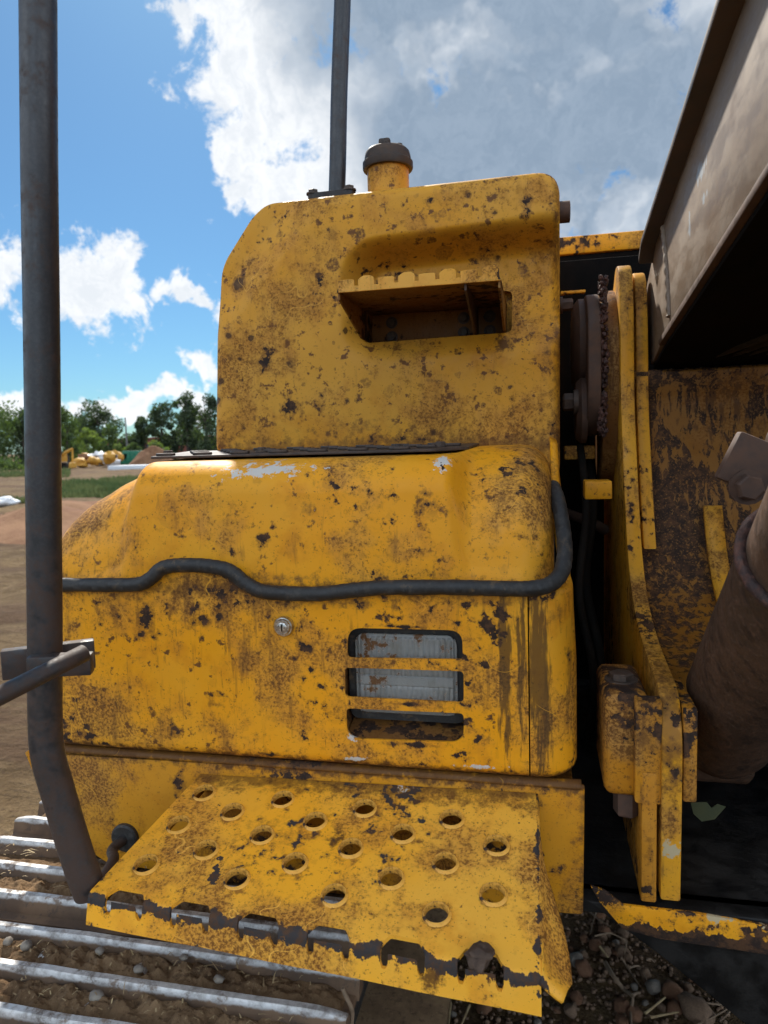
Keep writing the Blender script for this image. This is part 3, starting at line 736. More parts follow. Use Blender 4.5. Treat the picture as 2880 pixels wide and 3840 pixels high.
for q in range(1, 7):
    a = math.pi / 2 * q / 6
    ring([(inner[i].x + nrm[i].x * BV * math.sin(a), 1.4 + tank_d(inner[i].x, inner[i].y) * math.cos(a) + BV * (1 - math.cos(a)), inner[i].y + nrm[i].y * BV * math.sin(a)) for i in range(NO)])
ring([(outl[i].x, 1.95, outl[i].y) for i in range(NO)])
for a, b2 in zip(rings, rings[1:]):
    for i in range(NO): fs.append((a + i, a + (i + 1) % NO, b2 + (i + 1) % NO, b2 + i))
c0 = len(vs); vs.append((ctr.x, 1.4 + tank_d(ctr.x, ctr.y), ctr.y))
for i in range(NO): fs.append((c0, rings[0] + (i + 1) % NO, rings[0] + i))
fs.append(tuple(rings[-1] + i for i in range(NO)))
bm = bmesh.new(); tme = pydata(vs, fs); bm.from_mesh(tme); tme = meshof(bm, 50)
r0 = aY(1355, 1282, 1.4); r1 = aY(1916, 1062, 1.4)
rec = prism(roundpoly([(r0.x, r0.z), (r1.x, r0.z + .004), (r1.x, r1.z), (r0.x, r1.z)], .012, 4), fX, 1.30, 1.495)
tme = cut(tme, [rec], 50)
tank = part('fuel_tank', tme, 'tank', label='tall yellow fuel tank speckled with round brown stains')
# filler neck and cap
fc = Vector((-.30, 1.5, 2.087))
part('filler_neck', lathe([(.043, -.03), (.043, .078), (.040, .08), (0, .08)], fc, (0, 0, 1), 36), 'tank', tank)
cp = part('filler_cap', lathe([(0, .072), (.0505, .072), (.052, .075), (.052, .086), (.0485, .089), (.0475, .098), (.0455, .106), (.041, .111), (.03, .1135), (0, .114)], fc, (0, 0, 1), 40), 'cap', tank)
for a in range(3):
    t = a * 2.094 + .5
    part('lug', box((-.012, -.007, 0), (.012, .007, .016), .0045, Matrix.Translation(fc + Vector((.024 * math.cos(t), .024 * math.sin(t), .110))) @ Matrix.Rotation(t + 1.57, 4, 'Z')), 'cap', tank)
part('pipe_stub', lathe([(.0, 0), (.020, 0), (.020, .019), (.016, .020), (.016, .01), (0, .01)], aY(2098, 797, 1.46), (1, 0, 0), 24), 'rust', tank)
part('side_bolt', hexbolt(aY(2099, 1145, 1.46), (1, 0, 0), .012, .025), 'rust', tank)
part('tank_base', box((-.66, 1.45, .95), (.03, 1.94, 1.60), .004), 'black')

# ---- step on the tank
ZS = 1.866
sx0, sx1 = -.347, -.060
ts = part('tank_step', box((sx0, 1.245, ZS), (sx1, 1.492, ZS + .004), .001), 'brown', label='small yellow shelf step bolted into the tank recess')
lip = []
nt_ = 8; xx = sx0
pl = [(sx0, ZS - .001), (sx1, ZS - .001)]
topz = []
tw = (sx1 - sx0) / nt_
for i in range(nt_):
    a = sx0 + i * tw
    hh = .006 if i % 2 else .0015
    topz += [(a + .004, ZS + .009), (a + .004, ZS + .019), (a + .009, ZS + .019 + hh * .6), (a + .014, ZS + .019 + hh), (a + tw - .010, ZS + .019 + hh), (a + tw - .005, ZS + .019 + hh * .6), (a + tw - .003, ZS + .019), (a + tw - .003, ZS + .009)]
poly = [(sx0, ZS - .001), (sx1, ZS - .001)] + topz[::-1]
part('lip', prism(poly, fX, 1.240, 1.2445, .0006, 1), 'shelf', ts)
gp = [(1.2455, ZS), (1.2455, ZS - .012), (1.40, ZS - .058), (1.488, ZS - .06), (1.488, ZS)]
for gx_, nm in ((sx0 + .001, 'gusset'), (-.122, 'gusset'), (sx1 - .005, 'gusset')):
    part(nm, prism(gp, lambda u, v, d: (d, u, v), gx_, gx_ + .004, .0005, 1), 'rust' if gx_ == -.122 else 'brown', ts)
part('back_plate', box((sx0 + .006, 1.486, ZS - .062), (sx1 - .006, 1.4905, ZS - .001), .001), 'brown', ts)
for bx, bz in ((-.298, -.018), (-.298, -.047), (-.148, -.018), (-.148, -.047), (-.095, -.018), (-.095, -.047)):
    part('bolt', hexbolt((bx, 1.486, ZS + bz), (0, -1, 0), .009, .008), 'bolt', ts)

# ---- grab rail standing on the tank
pf = Vector((-.405, 1.47, 2.085))
pp = [pf, aY(1267, 600, 1.47), aY(1272, 350, 1.48), aY(1285, -20, 1.5), aY(1294, -330, 1.52), aY(1296, -450, 1.52)]
tr_ = part('tank_rail', tube(smoothpath(pp, 8), .0172, 22), 'rail', label='dark grey rail tube rising from the tank top')
part('flange', prism(roundpoly([(-.455, 1.43), (-.359, 1.43), (-.359, 1.51), (-.455, 1.51)], .01, 4), lambda u, v, d: (u, v, d), 2.088, 2.107, .001), 'black', tr_)
for bx, by in ((-.445, 1.442), (-.369, 1.442), (-.445, 1.498), (-.369, 1.498)):
    part('bolt', hexbolt((bx, by, 2.107), (0, 0, 1), .0105, .009), 'bolt', tr_)

# ---- skirt under the toolbox
sk = [aY(px, py, 1.012) for px, py in ((96, 2822), (2193, 2945), (2187, 3432), (2000, 3415), (1000, 3330), (400, 3236), (330, 3190), (180, 3000))]
poly = roundpoly([(p.x, p.z) for p in sk], [.012, .004, .006, 0, 0, .03, .03, .05], 5)
skirt = part('skirt', prism(poly, fX, 1.012, 1.018, .002), 'skirt', label='grubby yellow skirt panel coloured darker for the shade below the toolbox door')
q = [Vector((p.x, p.z)) for p in (sk[0], sk[7], sk[6])]
vs = []
qq = smoothpath([(v.x, v.y, 0) for v in q], 8)
for p in qq: vs += [(p.x - .0005, 1.0135, p.y), (p.x - .030 * (1 - .6 * sst(sk[0].z - p.y, 0, .15)), 1.20, p.y - .01)]
part('skirt_side', solidify(pydata(vs, [(2 * i, 2 * i + 1, 2 * i + 3, 2 * i + 2) for i in range(len(qq) - 1)]), .004, 0), 'skirt', skirt)
part('skirt_ledge', box((-.84, 1.0185, 1.085), (.045, 1.10, 1.094), .003), 'skirt', skirt)
vs, fs = grid(lambda u, v: (lerp(sk[0].x + .012, .056, u), 1.0115 + (.010 * (1 - math.cos(v * math.pi / 2))) , 1.0945 + .010 * math.sin(v * math.pi / 2) - .0), 40, 6)
part('top_roll', solidify(pydata(vs, fs), .003, 0), 'skirt', skirt)

# ---- step board with punched holes
SBZ, SFZ, SBY, SFY = 1.082, 1.022, 1.009, .757
SXL, SXR = -.575, .0
def stepz(y): return lerp(SFZ, SBZ, (y - SFY) / (SBY - SFY))
tilt = math.atan2(SBZ - SFZ, SBY - SFY)
TH = .005; RF = .012
# outer profile of the folded sheet in (y, z): from the back, round the fold, down the flange
prof = [(SBY, SBZ)]
fold0 = Vector((SFY + .012, stepz(SFY + .012)))
for i in range(9):
    a = (math.pi / 2 - tilt) * i / 8
    ang = math.pi / 2 + tilt + a
    c_ = fold0 + Vector((math.sin(tilt), -math.cos(tilt))) * RF
    prof.append((c_.x + RF * math.cos(ang), c_.y + RF * math.sin(ang)))
prof.append((SFY - .003, .984))
def off(pr, d):
    out = []
    for i, p in enumerate(pr):
        t = (Vector(pr[min(i + 1, len(pr) - 1)]) - Vector(pr[max(i - 1, 0)])).normalized(); n2 = Vector((t.y, -t.x))
        if n2.y > 0 or (abs(n2.y) < .2 and n2.x < 0): n2 = -n2
        out.append((p[0] + n2.x * d, p[1] + n2.y * d))
    return out
inp = off(prof, TH)
def xskew(x, y): return x + (.037 * (SBY - y) / (SBY - SFY) * (-1) if x < -.3 else .004 * (SBY - y) / (SBY - SFY)) 
loop = prof + inp[::-1]
SXLb = -.538
bm = bmesh.new(); cols = []
NXS = 40
for i in range(NXS + 1):
    u = i / NXS; cols.append([bm.verts.new((lerp(SXLb - .037 * (SBY - y) / (SBY - SFY), -.008 + .006 * (SBY - y) / (SBY - SFY), u), y, z + .0012 * mnoise.noise(Vector((u * 5, y * 6, 1))) )) for y, z in loop])
nl = len(loop)
for i in range(NXS):
    for j in range(nl): bm.faces.new((cols[i][j], cols[i + 1][j], cols[i + 1][(j + 1) % nl], cols[i][(j + 1) % nl]))
bm.faces.new(cols[0]); bm.faces.new(cols[-1][::-1])
sme = meshof(bm, 40)
n_step = Vector((0, -math.sin(tilt), math.cos(tilt)))
def sdz(x, y):                                    # the board is twisted: its right front corner hangs lower
    u = (x - SXLb) / (SXR - SXLb); t = (SBY - y) / (SBY - SFY)
    return lerp(lerp(-.006, .004, u), lerp(.006, -.030, u), t)
def on_step(px, py, flat=False):
    d = ray(px, py); h_ = 0.0
    for _ in range(5):
        o = Vector((0, SFY, SFZ + h_)); t = (o - CAM).dot(n_step) / d.dot(n_step); p = CAM + d * t; h_ = sdz(p.x, p.y)
    return p - Vector((0, 0, h_)) if flat else p
S1 = 2880 / 1659
hp = [(441, 1711), (611, 1725), (788, 1744), (976, 1767), (502, 1752), (681, 1772), (870, 1799), (1072, 1824), (386, 1780), (566, 1802), (758, 1830), (962, 1862),
      (445, 1834), (637, 1862), (845, 1895), (1065, 1930), (316, 1866), (511, 1897), (722, 1932), (943, 1972)]
hc = [on_step(a * S1, b_ * S1 + 4, True) for a, b_ in hp]
HR = .0150
cuts = [lathe([(0, -.02), (HR + .001, -.02), (HR + .001, .02), (0, .02)], c, n_step, 28) for c in hc]
nx6 = [aY(a * S1, b_ * S1, SFY).x for a, b_ in ((262, 1948), (405, 1977), (553, 2008), (706, 2043), (868, 2079), (1037, 2112))]
for x in nx6:
    w = .0265; zf = stepz(SFY)
    # arched slot: an opening in the top behind a tab, with two legs running down the front
    cuts.append(prism(roundpoly([(x - w, SFY + .0038), (x + w, SFY + .0038), (x + w, SFY + .009), (x + w * .66, SFY + .0225), (x - w * .66, SFY + .0225), (x - w, SFY + .009)], .004, 3), lambda u, v, d: (u, v, d), zf - .015, zf + .03))
    for s_ in (-1, 1):
        cuts.append(prism([(x + s_ * w, zf + .02), (x + s_ * w * .62, zf + .02), (x + s_ * w * .66, zf - .016), (x + s_ * w * .76, zf - .021), (x + s_ * w * .92, zf - .021), (x + s_ * w, zf - .015)], fX, SFY - .02, SFY + .0105))
sme = cut(sme, cuts, 38)
for v in sme.vertices: v.co.z += sdz(v.co.x, v.co.y)
sme.update()
M['step'] = paint('paint_step', grime=1.15, chips=-.10, spots=.1, streak=.0, dust=.35, seed=3.7, base=(0.88, 0.395, 0.022), chipcol=(0.042, 0.037, 0.036), filmcol=(0.32, 0.125, 0.018),
    edge=[(((1, .758), (2, .992, -.0626)), .019, 1.15), (((0, -.005),), .010, .40), (((1, 1.006),), .05, .9, .7)],
    marks=[(tuple(c + Vector((0, -.004, sdz(c.x, c.y)))), (.034, .034, .1), 'halo', rnd.uniform(.9, 1.4)) for c in hc] + [mk(1620, 3590, .79, 110, 90, 'rust', 1.1), mk(1230, 3210, .86, 60, 50, 'rust', .9), mk(870, 3200, .87, 60, 40, 'bare', .55), mk(1100, 2950, .98, 500, 30, 'rust', .5), mk(1480, 2990, .97, 150, 30, 'white', 0.60), mk(1000, 3150, .88, 400, 60, 'film', .6), mk(1650, 3300, .83, 250, 80, 'film', .6)])
M['rim'] = paint('paint_hole_rims', grime=1.0, chips=1.15, streak=0, seed=2.9, base=(0.80, 0.37, 0.03), chipcol=(0.03, 0.027, 0.026))
step = part('step_board', sme, 'step', label='worn yellow step board with punched round holes')
ringm = lathe([(HR - .0002, -.007), (HR - .0002, .0022), (HR + .0001, .0030), (HR + .0006, .0034), (HR + .0012, .0030), (HR + .0020, .0016), (HR + .0030, .0004), (HR + .0038, -.0004)], (0, 0, 0), n_step, 32)
for c in hc:
    o = part('hole_rim', ringm, 'rim' if 'rim' in M else 'step', step); o.location += c + Vector((0, 0, sdz(c.x, c.y)))
# right cheek of the step that flares outwards
cheek_top = [Vector((-.0075 + .006 * t, SBY - (SBY - SFY) * t, stepz(SBY - (SBY - SFY) * t) - .001)) for t in [i / 14 for i in range(15)]]
vs = []
for i, p in enumerate(cheek_top):
    t = i / 14
    for j in range(7):
        v = j / 6; drop = lerp(.03, .044, sst(t, .2, .9)) * (1 - .55 * sst(t, .80, 1)); flare = .034 * sst(t, .12, .8) * (1 - .35 * sst(t, .85, 1))
        vs.append((p.x + flare * v ** 1.7 + .002 * math.sin(v * 3), p.y, p.z - drop * v + sdz(0, p.y)))
fs = [(i * 7 + j, i * 7 + j + 1, (i + 1) * 7 + j + 1, (i + 1) * 7 + j) for i in range(14) for j in range(6)]
part('cheek', solidify(pydata(vs, fs), .004, 0), 'step', step, 'bent yellow cheek flaring out at the step board')
vs = []
for i in range(9):
    t = i / 8; y = lerp(SBY, SFY + .002, t); vs += [(lerp(SXLb, SXLb - .037, t) + .003, y, stepz(y) - .004 + sdz(SXLb, y)), (lerp(SXLb, SXLb - .037, t) + .003, y, stepz(y) - .03 + sdz(SXLb, y))]
part('side_flange', solidify(pydata(vs, [(2 * i, 2 * i + 1, 2 * i + 3, 2 * i + 2) for i in range(8)]), .004, 0), 'step', step)

# ---- tall hand rail at the left of the step
rt_ = aY(138, -900, .80)
jt_ = aY(1296, -450, 1.52)
rp = [jt_, jt_ + Vector((-.01, -.03, .05)), jt_ + Vector((-.03, -.16, .08)), rt_.lerp(jt_, .45) + Vector((0, 0, .20)), rt_ + Vector((.01, .10, .13)), rt_, aY(140, -420, .79), aY(143, 0, .785), aY(148, 640, .78), aY(158, 1360, .775), aY(168, 2300, .77), aY(170, 2700, .77), aY(182, 2840, .77), aY(215, 2960, .775), aY(262, 3120, .78), aY(310, 3270, .785), aY(338, 3345, .79)]
rail = part('hand_rail', tube(smoothpath(rp, 8), .0208, 28), 'rail', label='tall dark hand rail tube bent into the step at its foot')
rc = aY(165, 2480, .77)
part('clamp_plate', box((-.060, -.006, -.019), (.050, .010, .019), .002, Matrix.Translation(rc + Vector((0, .018, -.002))) @ Matrix.Rotation(math.radians(34), 4, 'Z')), 'rail', rail)
a_ = aY(322, 2446, .735); b_ = aY(-160, 2690, .60)
part('cross_bar', tube([a_ + (b_ - a_) * t for t in (0, .004, .012, .3, .6, 1)], [.0075, .0095, .0105, .0105, .0105, .0105], 20), 'rail', rail)
part('clamp_lower', box((-.045, -.008, -.013), (.030, .012, .013), .002, Matrix.Translation(aY(235, 2500, .75) + Vector((0, .008, 0))) @ Matrix.Rotation(math.radians(22), 4, 'Z') @ Matrix.Rotation(math.radians(2), 4, 'Y')), 'rail', rail)
dc_ = aY(468, 3142, 1.008)
ds = part('rail_mount', lathe([(0, -.004), (.024, -.004), (.024, .002), (.021, .005), (0, .005)], dc_, (0, -1, 0), 32), 'rubber', label='black disc and stay holding the rail foot')
part('stay', tube(smoothpath([dc_, dc_ + Vector((-.004, -.03, -.004)), aY(425, 3225, .95), aY(385, 3300, .90), aY(350, 3380, .85)], 6), .0085, 16), 'rail', ds)

# ---- revolving frame, engine housing and cab that close the machine off behind and to the right
part('frame_plate', box((-.80, 1.03, .895), (1.75, 3.9, .93), .004), 'grease')
part('engine_housing', box((-.62, 2.25, .94), (1.70, 4.3, 2.05), .02), 'yellow')
part('inner_wall', box((.035, 1.98, .93), (.95, 2.02, 2.06), .003), 'shade_black')  # wall coloured near black for the unlit gap before it
part('cross_beam', box((-.02, 2.15, 2.117), (1.1, 2.23, 2.167), .006), 'yellow', label='yellow cross beam behind the tank')
part('beam_bracket', box(tuple(aY(2102, 1106, 1.95) - Vector((0, .01, 0))), tuple(aY(2195, 1088, 1.95) + Vector((0, .01, 0))), .002), 'yellow')
part('beam_apron', box((.03, 2.16, 1.9), (1.05, 2.2, 2.116), .002), 'shade_black')  # sheet coloured near black as the darkness under the beam
cabm = cut(box((.95, .95, .95), (1.85, 2.6, 2.75), .05, seg=4), [box((.90, 1.08, 1.55), (1.9, 1.75, 2.62), .03), box((1.05, .9, 1.45), (1.75, 2.7, 2.6), .03)])
cab = part('cab', cabm, 'yellow')
m, g, b, co = mat('cab_glass'); fin(g, b, (.02, .025, .03), .06, 0); M['glass'] = m
part('front_window', box((1.06, .965, 1.46), (1.74, .972, 2.59), .001), 'glass', cab)
part('side_window', box((.962, 1.09, 1.56), (.968, 1.74, 2.61), .001), 'glass', cab)
part('cab_floor', box((.95, .8, .94), (1.85, 2.6, 1.0), .01), 'black')

# ---- boom foot bracket: plate with swept front edge, plane X = const
bf = [(1.66, 1.935), (1.63, 1.955), (1.585, 1.945), (1.555, 1.90), (1.535, 1.80), (1.521, 1.67), (1.475, 1.54), (1.42, 1.41), (1.372, 1.345), (1.318, 1.303), (1.25, 1.275), (1.17, 1.258), (1.11, 1.25), (1.035, 1.238), (1.005, 1.19), (1.0, 1.12), (1.004, .945)]
bf = [(p.x, p.y) for p in smoothpath([(a, c, 0) for a, c in bf], 4)]
pX = lambda u, v, d: (d, u, v)
brk = part('boom_bracket', prism(bf + [(1.9, .945), (1.9, 1.75)], pX, .163, .190, .003), 'bracket', label='curved yellow boom foot bracket with grimy side')
bz = [(1.72 + .14 * math.cos(math.radians(a)), 1.79 + .14 * math.sin(math.radians(a))) for a in range(0, 360, 10)]
part('boss', prism([(1.70 + .155 * math.cos(math.radians(a)) , 1.755 + (.165 if a < 180 else .26) * math.sin(math.radians(a))) for a in range(0, 360, 8)], pX, .133, .164, .004), 'brown', brk, 'rust brown outer boss of the bracket')
inner_f = [(y + .035, z - .01) for y, z in bf if z > 1.38]
part('inner_plate', prism(inner_f + [(1.9, 1.40), (1.9, 1.75)], pX, .198, .222, .003), 'bracket', brk)
part('pin_plate', prism(roundpoly([(1.50, 1.60), (1.80, 1.60), (1.80, 1.90), (1.50, 1.90)], .13, 10), pX, .098, .124, .004), 'rust', brk, 'dark oval pin retaining plate')
part('pin_cap', lathe([(0, 0), (.10, 0), (.10, .014), (.085, .026), (.03, .028), (0, .028)], (.10, 1.66, 1.80), (-1, 0, 0), 30), 'rust', brk)
part('pin_cap', lathe([(0, 0), (.07, 0), (.07, .012), (.06, .022), (0, .024)], (.10, 1.60, 1.655), (-1, 0, 0), 30), 'rust', brk)
part('bolt', hexbolt((.078, 1.55, 1.672), (-1, 0, 0), .019, .028), 'bolt', brk)
# crumbly rust and old grease in the gap
vs, fs = [], []
bm = bmesh.new()
for i in range(300):
    t = rnd.random(); a = rnd.uniform(-.4, .5); z = lerp(1.60, 1.92, t)
    y = 1.515 + .04 * abs(t - .5) + rnd.uniform(-.012, .01)
    r = bmesh.ops.create_icosphere(bm, subdivisions=1, radius=rnd.uniform(.0025, .0065)); off_ = Vector((rnd.uniform(.121, .136), y, z))
    for v in r['verts']: v.co = Vector((v.co.x * .8, v.co.y, v.co.z * rnd.uniform(.9, 1.5))) + off_ + Vector((rnd.uniform(-.002, .002), rnd.uniform(-.002, .002), 0))
o = part('rust_crumbs', meshof(bm, 20), 'weld', brk); o['kind'] = 'stuff'
part('lug_block', box((.085, 1.40, 1.48), (.135, 1.46, 1.515), .003), 'bracket', brk)
part('spacer', box((.055, 1.62, 1.55), (.12, 1.7, 1.58), .003), 'bracket', brk)

# second bracket (right side, mostly hidden by boom and cylinder)
brk2 = part('boom_bracket', prism(bf + [(1.9, .945), (1.9, 1.75)], pX, .62, .647, .003), 'bracket')
# cross plate between the brackets, set back from the front edge
cp_ = [(y + .07, z - .02) for y, z in bf if 1.22 < z < 1.74]
sel = [(1.56, 1.725)] + [p for p in cp_ if p[1] < 1.70]
vs = []
nxp = 30
for (y, z) in sel:
    for i in range(nxp + 1):
        x = lerp(.190, .62, i / nxp); vs.append((x, y + .004 * mnoise.noise(Vector((x * 6, z * 6, 0))), z + (.008 * mnoise.noise(Vector((x * 5, 0, 3))) if z > 1.71 else 0)))
fs = [(j * (nxp + 1) + i, j * (nxp + 1) + i + 1, (j + 1) * (nxp + 1) + i + 1, (j + 1) * (nxp + 1) + i) for j in range(len(sel) - 1) for i in range(nxp)]
xp = part('cross_plate', solidify(pydata(vs, fs, 80), .012, 1), 'drip', label='yellow plate streaked with black grease behind the cylinder')
st0 = [p for p in cp_ if 1.28 < p[1] < 1.46]
vs = []
for (y, z) in st0: vs += [(.318, y - .012, z + .004), (.352, y - .012, z + .004)]
part('strip', solidify(pydata(vs, [(2 * i, 2 * i + 1, 2 * i + 3, 2 * i + 2) for i in range(len(st0) - 1)]), .010, 0), 'bracket', xp)

# ---- lower pin boss, ribs and bottom plate
pb = part('cylinder_foot_boss', box((.088, 1.022, 1.082), (.150, 1.17, 1.236), .014, seg=4), 'worn', label='battered yellow pin boss block beside the ribs')
part('boss_strap', prism([(1.005, 1.232), (1.022, 1.235), (1.022, 1.09), (1.005, 1.085)], pX, .128, .164, .003), 'worn', pb)
part('bolt', hexbolt((.118, 1.085, 1.235), (0, 0, 1), .018, .012), 'bolt', pb)
part('plug', lathe([(0, 0), (.020, 0), (.020, .034), (.017, .037), (0, .037)], (.123, 1.05, 1.082), (0, 0, -1), 6), 'rust', pb)
rb1 = part('rib', box((.137, 1.004, .938), (.158, 1.30, 1.13), .003), 'worn', label='yellow rib plate beside the bracket foot with flaked paint')
rb2 = part('rib', box((.1915, 1.006, 1.09), (.210, 1.20, 1.225), .003), 'worn')
cz0 = aY(2518, 3240, 1.0); cz1 = aY(2518, 3128, 1.0)
bp = [aY(px, py, 1.0) for px, py in ((2215, 3322), (2270, 3340), (2335, 3392), (2620, 3425), (2880, 3470), (3300, 3520))]
poly = [(p.x, p.z) for p in bp]
low = [(lerp(poly[-1][0], poly[2][0], i / 26), None) for i in range(27)]
lowp = [(poly[-1][0], poly[-1][1] - .045), (poly[2][0] + .05, poly[2][1] - .045), (poly[2][0], poly[2][1] - .036)]
bpl = part('bottom_plate', prism(poly + lowp + [(poly[0][0] + .012, poly[0][1] - .022)], fX, .998, 1.004, .001), 'bplate', label='chipped yellow front edge of the bottom plate')
part('bottom_web', prism([(.06, .93), (1.0, .93), (1.0, .72), (.34, .72), (.16, .86)], fX, 1.006, 1.05, .004), 'grease')
part('swing_ring', lathe([(.50, .55), (.62, .55), (.64, .60), (.64, .80), (.60, .89), (.40, .89)], (.40, 2.35, 0), (0, 0, 1), 64), 'grease')
part('car_body', box((-.15, 1.9, .35), (1.0, 3.2, .56), .03), 'grease')

# ---- boom: hollow box beam reaching forward over the viewer's right
BX0, BX1 = .232, .60
bprof = [(1.72, 1.80), (1.60, 1.745), (1.492, 1.772), (.82, 1.861), (-1.6, 2.18), (-1.6, 2.44), (.93, 2.088), (1.552, 1.985), (1.66, 1.93), (1.74, 1.87)]
boom = part('boom', prism(bprof, pX, BX0, BX1, .004), 'boom', label='faded brown boom reaching forward over the bracket')
tpv = [(-1.6, 2.455), (.93, 2.10), (1.552, 1.992), (1.59, 1.965)]
part('top_flange', prism(tpv + [(y, z - .014) for y, z in tpv[::-1]], pX, BX0 - .028, BX1 + .028, .003), 'boomedge', boom)
bpv = [(-1.6, 2.186), (.82, 1.867), (1.47, 1.781)]
part('bottom_flange', prism(bpv + [(y, z - .012) for y, z in bpv[::-1]], pX, BX0 - .006, BX1 + .006, .003), 'rust', boom)
part('belly_shade', prism([(-1.6, 2.173), (.82, 1.854), (1.47, 1.768), (1.595, 1.744), (1.595, 1.736), (1.47, 1.760), (.82, 1.846), (-1.6, 2.165)], pX, BX0 + .004, BX1 - .004, .001), 'shade_black', boom)  # black sheet added as painted shade on the boom's underside
# weld seam and blue scuff on the boom side
wp = [Vector((BX0, y, z)) for y, z in ((1.455, 1.985), (1.425, 1.93), (1.40, 1.87), (1.385, 1.81))]
part('weld_seam', tube(smoothpath(wp, 10), .0065, 10, rfun=lambda i, a: 1 + .15 * math.sin(i * 1.7)), 'boom', boom)
# ---- boom cylinder
ca, cb = Vector((.292, 1.205, 1.125)), Vector((.292, .70, 1.575)); cdv = (cb - ca).normalized()
cy = part('boom_cylinder', lathe([(0, -.085), (.03, -.083), (.055, -.07), (.072, -.045), (.078, -.01), (.078, .50), (0, .50)], ca, cdv, 48), 'cyl', label='rusty brown boom cylinder barrel rising toward the viewer')
part('weld_ring', tube([ca + cdv * .505 + (cdv.orthogonal().normalized() * math.cos(t) + cdv.cross(cdv.orthogonal().normalized()) * math.sin(t)) * .078 for t in [2 * math.pi * i / 60 for i in range(61)]], .007, 8, rfun=lambda i, a: 1 + .25 * mnoise.noise(Vector((i * .9, a, 0)))), 'weld', cy)
part('eye', lathe([(0, -.05), (.058, -.05), (.064, -.044), (.064, .044), (.058, .05), (0, .05)], ca - cdv * .085, (1, 0, 0), 36), 'cyl', cy)
part('pin', lathe([(0, -.14), (.034, -.14), (.034, .34), (0, .34)], ca - cdv * .085, (1, 0, 0), 24), 'grease', cy)
part('barrel', lathe([(0, .50), (.0735, .50), (.0735, 1.7), (0, 1.7)], ca, cdv, 48), 'cyl', cy)
hb = Vector((.285, 1.06, 1.555))
clp = part('hose_clamp', box((-.035, -.012, -.035), (.07, .012, .035), .004, Matrix.Translation(hb) @ Matrix.Rotation(math.radians(25), 4, 'Y')), 'rust', label='rusty clamp block with nut above the cylinder')
part('bolt', hexbolt(hb + Vector((-.008, -.012, -.03)), (0, -1, 0), .018, .022), 'rust', clp)
part('ear', lathe([(.016, -.011), (.036, -.011), (.036, .011), (.016, .011), (.016, -.011)], hb + Vector((.055, 0, .028)), (0, 1, 0), 28), 'rust', clp)
for i in range(4):
    o_ = .24 + i * .03
    part('hydraulic_hose', tube(smoothpath([(o_, 1.78, 1.3), (o_ + .01, 1.74, 1.6), (o_ + .05, 1.66, 1.735), (o_ + .12, 1.5, 1.76), (o_ + .2, 1.3, 1.78)], 6), .010, 10), 'grease')

for i, (x0_, y0_, r_) in enumerate(((.085, 1.55, .011), (.105, 1.64, .013))):
    part('gap_hose', tube(smoothpath([(x0_, y0_ + .1, 1.62), (x0_ + .012, y0_, 1.45), (x0_ - .006, y0_ - .06 + .02 * i, 1.28), (x0_ + .02, y0_ - .10, 1.12), (x0_ + .01, y0_ - .02, .95)], 7), r_ * .75, 10), 'hose')
part('gap_pipe', tube(smoothpath([(.06, 1.75, 1.42), (.12, 1.70, 1.40), (.15, 1.72, 1.38)], 4), .012, 10), 'rust')
# ---- crawler track: shoes with three grousers each
bars = [aZ(0, y, .908).y for y in (3137, 3228, 3332, 3449, 3597, 3770)]
GS = .0685; PITCH = .2055
TX0, TX1 = -.985, -.235
front = .773                                           # middle grouser of the front shoe in view
shoe_base = prism([(-.098, -.012), (.098, -.012), (.098, 0), (-.098, 0)], lambda u, v, d: (d, u, v), TX0 + .004, TX1 - .004, .002)
def grouser(y):
    pr = [(y - .0135, -.006), (y - .0075, .018), (y - .0062, .0245), (y - .0042, .0262), (y + .0042, .0262), (y + .0062, .0245), (y + .0075, .018), (y + .0135, -.006)]
    n_g = 40; bm = bmesh.new(); cs = []
    for i in range(n_g + 1):
        x = lerp(TX0, TX1, i / n_g); e = min(i, n_g - i); dz = .006 * (1 - min(1, e / 1.5))
        cs.append([bm.verts.new((x, a + .0012 * mnoise.noise(Vector((x * 9, y * 31, 1))), z - (dz if z > .01 else 0) + (.0016 * mnoise.noise(Vector((x * 13, y * 17, 6))) if z > .01 else 0))) for a, z in pr])
    for i in range(n_g):
        for j in range(len(pr) - 1): bm.faces.new((cs[i][j], cs[i + 1][j], cs[i + 1][j + 1], cs[i][j + 1]))
    bm.faces.new(cs[0]); bm.faces.new(cs[-1][::-1])
    return meshof(bm, 40)
gm = [grouser(-GS), grouser(0), grouser(GS)]
boltm = lathe([(.0, .012), (.008, .0112), (.0125, .0075), (.014, .002), (.014, -.004)], (0, 0, 0), (0, 0, 1), 16)
TZ = .882
poses = [(front + kk * PITCH, TZ, 0.0) for kk in range(-4, 9)]
y_end = front - 4 * PITCH
for kk in range(1, 7):                               # the track turns down round the idler in front
    a = kk * PITCH / .44
    poses.append((y_end - .44 * math.sin(a), TZ - .44 + .44 * math.cos(a), a))
for yc, zc, a in poses:
    sh = part('track_shoe', shoe_base, 'track'); sh.location += Vector((0, yc, zc)); sh.rotation_euler.x = a
    for gg in gm:
        o = link('grouser', gg, M['track'], sh); o.location = (0, 0, 0)
    for bx in (-.70, -.552):
        for by in (-GS / 2, GS / 2 + .004):
            o = link('shoe_bolt', boltm, M['wornbolt'], sh); o.location = (bx + by * .35, by, .002)
part('track_frame', box((-.80, -.6, .25), (-.42, 3.3, .80), .03), 'black')
vs, fs = [], []
lp = [(.30, .86), (2.95, .86)]
